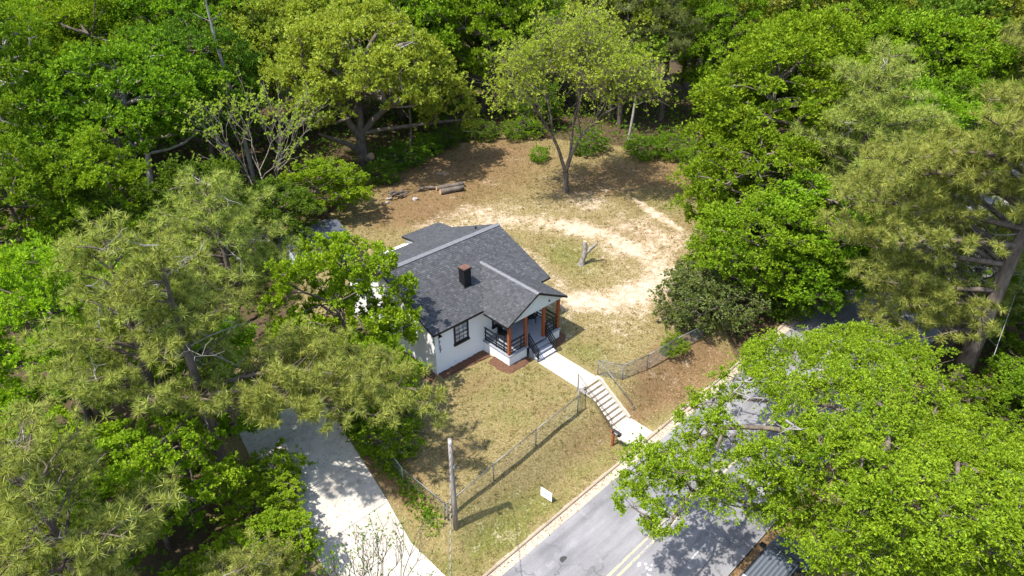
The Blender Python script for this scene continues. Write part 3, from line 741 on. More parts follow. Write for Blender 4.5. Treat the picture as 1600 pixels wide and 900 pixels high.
def chair(x, y, rz, label):
    c = tag(empty('porch_chair', (x, y, FZ), rz), label, 'chair', 'chairs under the porch roof')
    MB().box((-.27, -.25, .38), (.27, .27, .45)).build('seat', M['black_paint'], c)
    b = MB()
    for i in range(5): b.bar((-.2+.1*i, .25, .45), (-.2+.1*i, .36, 1.0), .06, .03)
    b.bar((-.26, .36, 1.0), (.26, .36, 1.0), .06); b.build('backrest', M['black_paint'], c)
    for sx in (-1, 1):
        MB().box((sx*.30-.04, -.28, .58), (sx*.30+.04, .30, .62)).build('armrest', M['black_paint'], c)
        for sy in (-.24, .24): MB().bar((sx*.28, sy, 0), (sx*.28, sy, .6), .045).build('leg', M['black_paint'], c)
chair(4.75, -.75, .35, 'black slatted chair on the porch beside the front window')
chair(7.25, -.62, -.5, 'black slatted chair on the porch seen between the middle posts')

# mulch beds along the house
def mulch(name, poly, label, seed):
    rng = random.Random(seed); m = MB(); cx = sum(p[0] for p in poly)/len(poly); cy2 = sum(p[1] for p in poly)/len(poly)
    ring = []
    for i in range(len(poly)):
        a, b = poly[i], poly[(i+1) % len(poly)]; n = max(2, int(math.dist(a, b)/.16))
        for j in range(n): ring.append((a[0]+(b[0]-a[0])*j/n+rng.uniform(-.05, .05), a[1]+(b[1]-a[1])*j/n+rng.uniform(-.05, .05)))
    n = len(ring); V = []; rr = (1.0, .9, .7, .4)
    for kx, r in enumerate(rr):
        for (x, y) in ring: V.append((cx+(x-cx)*r, cy2+(y-cy2)*r, gz1(x, y)+(-.03, .05, .075, .08)[kx]+rng.uniform(-.012, .02)*(kx > 0)))
    V.append((cx, cy2, gz1(cx, cy2)+.08))
    F = []
    for kx in range(3):
        for i in range(n): j = (i+1) % n; F.append((kx*n+i, kx*n+j, (kx+1)*n+j, (kx+1)*n+i))
    F += [(3*n+i, 3*n+(i+1) % n, 4*n) for i in range(n)]
    o = link_mesh(name, make_mesh(name, V, F, True), M['mulch']); return tag(o, label, 'mulch', kind='stuff')
mulch('mulch', [(.0,.02),(0,-.55),(1.2,-.6),(2.6,-.75),(3.69,-.9),(3.69,.02)], 'red brown mulch bed along the front wall', 1)
mulch('mulch', [(3.68,-.92),(2.95,-1.1),(3.0,-2.4),(3.3,-3.0),(4.4,-3.05),(5.2,-2.95),(5.26,-2.42),(3.68,-2.42)], 'red brown mulch bed around the left porch corner', 2)
mulch('mulch', [(6.88,-2.42),(6.92,-3.05),(8.0,-3.0),(8.7,-2.5),(8.85,0),(8.14,0),(8.14,-2.42)], 'red brown mulch bed right of the porch steps', 3)
mulch('mulch', [(-.02,.0),(-.7,-.5),(-.8,2.5),(-.6,5.0),(-.02,5.0)], 'red brown mulch bed along the left side wall', 4)

# ---------------------------------------------------------------- smaller things
# wooden pole with its cable
px_, py_ = -5.81, -8.79; pz = gz1(px_, py_)
pole = tag(empty('utility_pole', (px_, py_, pz)), 'weathered wooden utility pole at the fence corner', 'pole')
MB().tube([(0, 0, -.4), (0.01, 0, 2), (-.01, .01, 4), (-.02, .01, 5.75)], [.125, .118, .105, .095], 10).build('shaft', M['pole'], pole, True)
b = MB(); b.box((-.05, -.22, 4.1), (.05, .0, 4.16)); b.tube([(0, -.2, 4.0), (0, -.2, 4.3)], .035, 6); b.build('bracket', M['steel'], pole)
MB().tube([(-.1, -.12, 5.55), (-.12, -.14, 5.8)], [.07, .05], 8).build('insulator', M['sign_white'], pole, True)
MB().tube([(.115, .02, .1), (.105, .015, 2.2), (.095, .01, 4.6)], .018, 5).build('conduit', M['steel'], pole, True)
# service cable: twisted pair sagging away over the street
def cable(name, a, b, sag, label, r=.014, mat='cable_pale', twist=True):
    a = Vector(a); b = Vector(b); n = 48; pts = []
    for i in range(n+1):
        t = i/n; q = a+(b-a)*t; q.z -= sag*4*t*(1-t); pts.append(q)
    o = tag(empty(name, a), label, 'cable')
    MB().tube([q-a for q in pts], r, 5).build('strand', M[mat], o, True)
    if twist:
        d = (b-a).normalized(); u = d.orthogonal().normalized(); w = d.cross(u); m = 260; tw = []
        for i in range(m+1):
            t = i/m; q = a+(b-a)*t; q.z -= sag*4*t*(1-t); ang = t*2*math.pi*34
            tw.append(q+(u*math.cos(ang)+w*math.sin(ang))*(r*1.9)-a)
        MB().tube(tw, r*.9, 4).build('strand', M['cable'], o, True)
    return o
cable('service_cable', (px_-.12, py_-.14, pz+5.8), (-14.03, -18.95, 5.4), .55, 'twisted grey service cable hanging from the wooden pole', .011)
cable('overhead_line', (21.0, -22.9, 3.2), (46, -19.0, 12.5), .5, 'thin pale overhead line passing behind the large pine trunk', .012, 'cable_pale', False)

# mailbox
mx, my = 4.38, -10.1; mz = gz1(mx, my)
mb = tag(empty('mailbox', (mx, my, mz)), 'black mailbox on an orange brown wooden post by the steps', 'mailbox')
MB().box((-.06, -.06, -.3), (.06, .06, 1.02)).build('post', M['stain'], mb)
MB().box((-.07, -.42, .96), (.07, .2, 1.0)).build('arm', M['stain'], mb)
m = MB(); prof = [(-.10, 0), (.10, 0)] + [(.10*math.cos(a), .13+.10*math.sin(a)) for a in [math.pi*i/8 for i in range(9)]]
m.prism([(x, -.48, 1.005+z) for x, z in prof], (0, -.52, 0)); m.build('box', M['black_paint'], mb)
MB().box((-.085, -.495, 1.02), (.085, -.482, 1.2)).build('door', M['black_paint'], mb)
MB().box((.102, -.3, 1.16), (.115, -.27, 1.34)).build('flag', M['lamp_red'], mb)
t = text_mesh('1727', .13, M['sign_white'], mb, (-.104, -.22, 1.06), (math.pi/2, 0, -math.pi/2), 'number')

# yard sign, print too small to read
sx, sy = -.92, -10.12; sz = gz1(sx, sy)
ys = tag(empty('yard_sign', (sx, sy, sz), math.pi/2+.12), 'small white yard sign standing on the grass near the kerb', 'sign')
MB().box((-.36, -.012, .14), (.36, .012, .74)).build('panel', M['sign_white'], ys)
for z_, w_ in ((.60, .5), (.46, .36), (.40, .42)):
    MB().box((-w_/2, .0125, z_), (w_/2, .0155, z_+.045)).build('print_line', M['sign_ink'], ys)
    MB().box((-w_/2, -.0155, z_), (w_/2, -.0125, z_+.045)).build('print_line', M['sign_ink'], ys)
for x_ in (-.24, .24): MB().tube([(x_, 0, -.2), (x_, 0, .5)], .008, 5).build('leg', M['steel_dark'], ys)

# parked sport utility vehicle under the oak
cx_, cy3 = 2.95, -20.62; cz = float(street_z(cx_))+.06
car = tag(empty('parked_car', (cx_, cy3, cz), 0.0), 'dark gunmetal sport utility vehicle with ribbed roof parked under the oak', 'car')
def loft(m, secs):
    n = len(secs[0]); V = [q for s in secs for q in s]; F = []
    for i in range(len(secs)-1):
        for j in range(n): F.append((i*n+j, i*n+(j+1) % n, (i+1)*n+(j+1) % n, (i+1)*n+j))
    F += [tuple(range(n-1, -1, -1)), tuple((len(secs)-1)*n+j for j in range(n))]
    return m.add(V, F)
def sec(x, zb, zt, w, c): # rounded box section of a car body at station x
    return [(x, -w, zb+.08), (x, -w+.06, zb), (x, w-.06, zb), (x, w, zb+.08), (x, w, zt-c), (x, w-c, zt), (x, -w+c, zt), (x, -w, zt-c)]
m = MB(); loft(m, [sec(-2.35, .45, .95, .84, .06), sec(-2.28, .34, 1.05, .90, .06), sec(-1.2, .30, 1.08, .93, .06), sec(.9, .30, 1.08, .93, .06), sec(1.15, .30, 1.10, .93, .07), sec(2.1, .34, 1.0, .90, .10), sec(2.36, .42, .84, .80, .10)])
body = m.build('body', M['car_paint'], car)
m = MB(); loft(m, [sec(-2.22, 1.05, 1.12, .86, .02), sec(-2.0, 1.05, 1.70, .76, .06), sec(-1.8, 1.05, 1.80, .74, .07), sec(.1, 1.05, 1.82, .74, .07), sec(.35, 1.05, 1.78, .74, .07), sec(1.05, 1.05, 1.12, .84, .02)])
m.build('cabin', M['car_paint'], car)
for i in range(7):
    yy = -.54+i*.18; MB().box((-1.75, yy-.035, 1.80), (.02, yy+.05, 1.846)).build('roof_rib', M['car_rib'], body)
for s_ in (-1, 1):
    MB().bar((-1.8, s_*.68, 1.87), (.1, s_*.68, 1.89), .04).build('roof_rail', M['car_dark'], car)
    for xa, xb in ((-1.95, -1.15), (-1.08, -.28), (-.2, .55)):
        top = 1.66; P = [(xa, s_*.915, 1.12), (xb, s_*.915, 1.12), (xb-(.25 if xb > .3 else 0), s_*.79, top), (xa+(.1 if xa < -1.5 else 0), s_*.79, top)]
        P = P if s_ < 0 else P[::-1]
        MB().prism(P, (0, s_*.02, 0)).build('side_window', M['dark_glass'], car)
    mi = MB(); mi.box((.62, s_*.93-.02 if s_ > 0 else -1.16, 1.10), (.76, 1.16 if s_ > 0 else -.91, 1.27)); mi.build('mirror', M['car_dark'], car)
    MB().box((2.22, s_*.62-.16, .68), (2.36, s_*.62+.16, .84)).build('headlight', M['lamp'], car)
    MB().box((-2.385, s_*.76-.09, .62), (-2.28, s_*.76+.09, .98)).build('tail_light', M['lamp_red'], car)
    for xw in (-1.45, 1.45):
        w = MB().tube([(xw, s_*.72, .36), (xw, s_*.945, .36)], .36, 16).build('wheel', M['rubber'], car)
        MB().tube([(xw, s_*.93, .36), (xw, s_*.955, .36)], .21, 12).build('rim', M['steel'], w)
MB().prism([(1.10, -.72, 1.13), (1.10, .72, 1.13), (.42, .62, 1.77), (.42, -.62, 1.77)], (.012, 0, .012)).build('windscreen', M['dark_glass'], car)
MB().prism([(-2.19, .70, 1.16), (-2.19, -.70, 1.16), (-2.035, -.62, 1.66), (-2.035, .62, 1.66)], (-.012, 0, .004)).build('rear_window', M['dark_glass'], car)
MB().bar((-2.37, -.8, .5), (-2.37, .8, .5), .12, .16).build('rear_bumper', M['car_dark'], car)
MB().bar((2.36, -.78, .5), (2.36, .78, .5), .12, .16).build('front_bumper', M['car_dark'], car)
MB().tube([(-.2, .15, 1.83), (.45, .15, 1.84)], .012, 5).build('antenna', M['cable_pale'], car)

# Y shaped cut trunk in the sandy yard
sx, sy = 16.4, 3.1; sz = gz1(sx, sy)
stp = tag(empty('cut_tree', (sx, sy, sz)), 'bare grey tree trunk cut off above its fork in the sandy yard', 'tree stump')
MB().tube([(0, 0, -.2), (0, 0, 0), (.03, -.01, .12), (.08, -.05, .38), (.14, -.08, .6), (.2, -.07, .8), (.28, -.1, 1.05), (.27, -.05, 1.3), (.30, -.02, 1.5), (.32, .05, 1.7), (.36, .05, 1.85)], [.40, .33, .24, .22, .19, .22, .205, .17, .21, .17, .18], 9).build('trunk', M['bark_stump'], stp, True)
MB().tube([(.25, -.1, .95), (.42, -.28, 1.1), (.55, -.35, 1.32), (.8, -.52, 1.52), (.95, -.6, 1.75)], [.17, .135, .15, .11, .115], 8).build('limb', M['bark_stump'], stp, True)
MB().tube([(.955, -.603, 1.756), (.965, -.61, 1.768)], .10, 8).build('cut_face', M['cut_wood'], stp)
MB().tube([(.36, .05, 1.852), (.362, .05, 1.865)], .16, 8).build('cut_face', M['cut_wood'], stp)

# felled logs and brush
def log(x0, y0, x1, y1, r, label, bend=0.0, name='log'):
    z = gz1((x0+x1)/2, (y0+y1)/2); o = tag(empty(name, ((x0+x1)/2, (y0+y1)/2, z)), label, 'log')
    dx, dy = (x1-x0)/2, (y1-y0)/2
    pts = [(-dx, -dy, r*.85), (-dx*.3, -dy*.3, r*.85+bend), (dx*.4, dy*.4, r*.85+bend*.7), (dx, dy, r*.85)]
    MB().tube(pts, [r, r*.97, r*.94, r*.9], 10).build('trunk', M['bark'], o, True)
    for s_, q in ((-1, pts[0]), (1, pts[-1])):
        d = Vector((dx, dy, 0)).normalized()*s_; a = Vector(q)+d*.002
        MB().tube([a, a+d*.012], r*.86, 10).build('cut_face', M['cut_wood'], o)
log(16.7, 20.9, 18.9, 20.2, .27, 'straight thick grey log lying in front on the shaded grass')
log(17.0, 21.9, 19.6, 21.0, .24, 'dark mossy log lying just behind the straight grey log')
log(15.6, 22.9, 17.3, 22.0, .15, 'thin crooked pale log end pointing to the brush pile', .16)
bp = tag(empty('brush_pile', (13.9, 23.2, gz1(13.9, 23.2))), 'heap of dark dead branches on the shaded grass near the shed', 'brush pile')
rng_ = random.Random(4)
for i in range(16):
    a = rng_.uniform(-.5, .5)-.25; L_ = rng_.uniform(.7, 1.7); ox, oy = rng_.uniform(-.8, .8), rng_.uniform(-.6, .6); h = rng_.uniform(.05, .45)
    MB().tube([(ox-math.cos(a)*L_/2, oy-math.sin(a)*L_/2, h), (ox, oy, h+rng_.uniform(0, .15)), (ox+math.cos(a)*L_/2, oy+math.sin(a)*L_/2, h-.03)], [.07, .06, .025], 6).build('branch', M['bark'], bp, True)
def rock(x, y, r, label, seed):
    rg = np.random.default_rng(seed); V = []; F = []; n, k_ = 8, 5
    for i in range(k_+1):
        for j in range(n):
            th = math.pi*i/k_; ph = 2*math.pi*j/n; rr = r*rg.uniform(.8, 1.15)
            V.append((rr*math.sin(th)*math.cos(ph), rr*math.sin(th)*math.sin(ph)*.8, rr*math.cos(th)*.6+r*.35))
    for i in range(k_):
        for j in range(n): F.append((i*n+j, (i+1)*n+j, (i+1)*n+(j+1) % n, i*n+(j+1) % n))
    o = link_mesh('rock', make_mesh('rock', V, F), M['stone']); o.location = (x, y, gz1(x, y)); tag(o, label, 'rock')
rock(14.3, 21.6, .32, 'grey pink rock in front of the brush pile', 1)
rock(12.6, 23.3, .30, 'reddish rock at the left end of the brush pile', 2)
rock(12.0, 22.7, .24, 'small rock between the brush pile and the green sapling', 3)

# shed behind the house
shed = tag(empty('shed', (1.9, 17.9, -.4)), 'pale shed with dark grey tin roof behind the house, half hidden by leaves', 'shed')
m = MB(); m.box((-2.1, -1.8, -.2), (2.1, 1.8, 2.3)); m.prism([(2.1, -1.8, 2.3), (2.1, 1.8, 2.3), (2.1, 0, 2.95)], (4.2, 0, 0)); m.build('wall', M['shed_wall'], shed)
for s_ in (-1, 1):
    P = [(-2.4, s_*2.05, 2.28), (2.4, s_*2.05, 2.28), (2.4, s_*.001, 3.04), (-2.4, s_*.001, 3.04)]
    P = P if s_ < 0 else P[::-1]
    rf = MB().prism(P, (0, 0, .06)).build('roof', M['tin'], shed)
    rb = MB()
    for i in range(13):
        xx = -2.35+i*.39; rb.bar((xx, s_*2.05, 2.295), (xx, s_*.02, 3.05), .03, .03)
    rb.build('seams', M['tin'], rf)
MB().box((2.102, -.45, -.1), (2.13, .45, 1.95)).build('door', M['tin'], shed)

# ---------------------------------------------------------------- vegetation
UP = np.array([0, 0, 1.0])
def unit(v): return v/np.maximum(np.linalg.norm(v, axis=-1, keepdims=True), 1e-9)
def rand_unit(rng, n): return unit(rng.normal(size=(n, 3)))

def sprig_leaves(P, A, n, L, W, rng, spread=.9, up=.6):
    """n leaves radiating from every sprig point P along axis A; returns quads (folded)"""
    m = len(P); P = np.repeat(P, n, 0); A = np.repeat(A, n, 0)
    d = unit(A + spread*rand_unit(rng, m*n)); l = L*rng.uniform(.5, 1.3, (m*n, 1)); w = W*rng.uniform(.7, 1.2, (m*n, 1))
    nn = unit(UP*up + .8*rand_unit(rng, m*n)); s = unit(np.cross(d, nn)); nn = np.cross(s, d)
    base = P + d*l*.12; mid = P + d*l*.55
    V = np.stack([base, mid + s*w*.5 + nn*w*.12, P + d*l - nn*l*.08, mid - s*w*.5 + nn*w*.12], 1).reshape(-1, 3)
    return V

def quads(V): return np.arange(len(V), dtype=np.int32).reshape(-1, 4)
def tris(V): return np.arange(len(V), dtype=np.int32).reshape(-1, 3)

def lobe_points(c, r, n, rng, flat=.8):
    k = max(6, int(13*r*r)); cd = rand_unit(rng, k); ci = rng.integers(0, k, n); d = unit(cd[ci]+rng.normal(size=(n, 3))*.18)   # twig clumps of uneven reach
    cr = rng.uniform(.55, 1.38, k)[ci]
    d[:, 2] = np.where(d[:, 2] < -.25, -d[:, 2]*rng.uniform(0, 1, n), d[:, 2])
    rad = r*cr*(rng.uniform(.3, 1.0, n)**.5)*(1+.22*np.sin(3.1*d[:, 0]*2+c[0])*np.cos(2.7*d[:, 1]*2+c[1]))
    return np.asarray(c)[None] + d*rad[:, None]*np.array([1, 1, flat]), unit(d+np.array([0, 0, .35]))

def bent(a, b, rng, n=4, sag=.0, wob=.06):
    a = np.asarray(a, float); b = np.asarray(b, float); L = np.linalg.norm(b-a); pts = []
    off = rng.normal(size=3)*wob*L
    for i in range(n+1):
        t = i/n; q = a+(b-a)*t + off*math.sin(math.pi*t); q[2] += sag*L*math.sin(math.pi*t); pts.append(tuple(q))
    return pts

def lobe_tree(seed, trunk, lobes, sprigs, n_leaf, L, W, r0=.28, fork=.4, twigs=3, spread=.9, crown_flat=.8, dens=1.0):
    """trunk: list of points (base to top of bole). lobes: (x,y,z,r). Returns wood mesh and leaf mesh"""
    rng = np.random.default_rng(seed); wood = MB(); tp = [np.array(q, float) for q in trunk]
    nt = len(tp); wood.tube(tp, [r0*(1.25 if i == 0 else 1)*(1-.62*i/(nt-1)) for i in range(nt)], 9, True)
    LV = []
    # limbs grow outward node by node: each lobe hangs on the nearest node that lies closer to the bole
    f0 = max(1, int(fork*(nt-1))); nodes = []
    for i in range(f0, nt):
        nodes.append([tp[i], 0.0, -1, 0])
        if i+1 < nt: nodes.append([(tp[i]+tp[i+1])/2, 0.0, -1, 0])
    hub = tp[min(nt-1, f0+1)]; nb = len(nodes)
    order = sorted(range(len(lobes)), key=lambda q: np.linalg.norm(np.array(lobes[q][:3])-hub))
    for q in order:
        h = np.array(lobes[q][:3], float); best = None
        for j, (p, L0, par, cnt) in enumerate(nodes):
            c = np.linalg.norm(h-p)+.55*L0+(1.5 if p[2] > h[2]+.3 else 0)
            if best is None or c < best[0]: best = (c, j)
        j = best[1]; nodes.append([h, nodes[j][1]+np.linalg.norm(h-nodes[j][0]), j, 1])
    for k in range(len(nodes)-1, nb-1, -1):
        par = nodes[k][2]
        if par >= nb: nodes[par][3] += nodes[k][3]
    rk = r0*.62/math.sqrt(max(1, max([nd[3] for nd in nodes[nb:]]+[1])))
    for k, q in enumerate(order):
        x, y, z, r = lobes[q]; nd = nodes[nb+k]; h = nd[0]; s = nodes[nd[2]][0]; ra = max(.02, rk*math.sqrt(nd[3])); rb = max(.014, ra*.72)
        pts = bent(s, h, rng, 4, .05, .09); wood.tube(pts, [ra, ra*.93, ra*.86, ra*.79, rb], 6 if ra > .08 else 4, False)
        for _ in range(twigs):
            e = h + rand_unit(rng, 1)[0]*r*np.array([1, 1, .7])*.9; q = np.array(pts[3])
            wood.tube([tuple(q), tuple((q+e)/2+rng.normal(size=3)*.08*r), tuple(e)], [max(.012, ra*.3), .012, .006], 4, False)
        n = int(sprigs*(r*r)*dens); P, A = lobe_points(h, r, max(8, n), rng, crown_flat)
        LV.append(sprig_leaves(P, A, n_leaf, L, W, rng, spread))
    LV = np.concatenate(LV)
    return make_mesh('trunk', wood.V, wood.F, True), make_mesh('crown', LV, quads(LV))

def crown_lobes(seed, n, rx, rz, zc, r_lo, r_hi, low=-.75, off=(0, 0), lop=.18):
    rng = np.random.default_rng(seed); out = []; tries = 0
    while len(out) < n and tries < n*80:
        tries += 1; d = rand_unit(rng, 1)[0]
        if d[2] < low: continue
        rho = rng.uniform(.45, 1.0)**.55; r = rng.uniform(r_lo, r_hi)
        w = 1+lop*math.sin(2*math.atan2(d[1], d[0])+seed)+lop*.6*math.sin(3*math.atan2(d[1], d[0])+2*seed)
        c = np.array([d[0]*rx*rho*w, d[1]*rx*rho*w, zc+d[2]*rz*rho])
        if out and min(np.linalg.norm(c-np.array(o[:3]))/(r+o[3]) for o in out) < .50: continue
        out.append((c[0]+off[0], c[1]+off[1], c[2], r))
    return out

def place_tree(name, wood, crown, loc, rz, sc, bark, leaf, label, cat='tree', group=None, wood_name='trunk', crown_name='crown'):
    o = empty(name, loc, rz); o.scale = sc if hasattr(sc, '__len__') else (sc, sc, sc)
    tag(o, label, cat, group)
    link_mesh(wood_name, wood, M[bark], o); link_mesh(crown_name, crown, M[leaf], o)
    return o

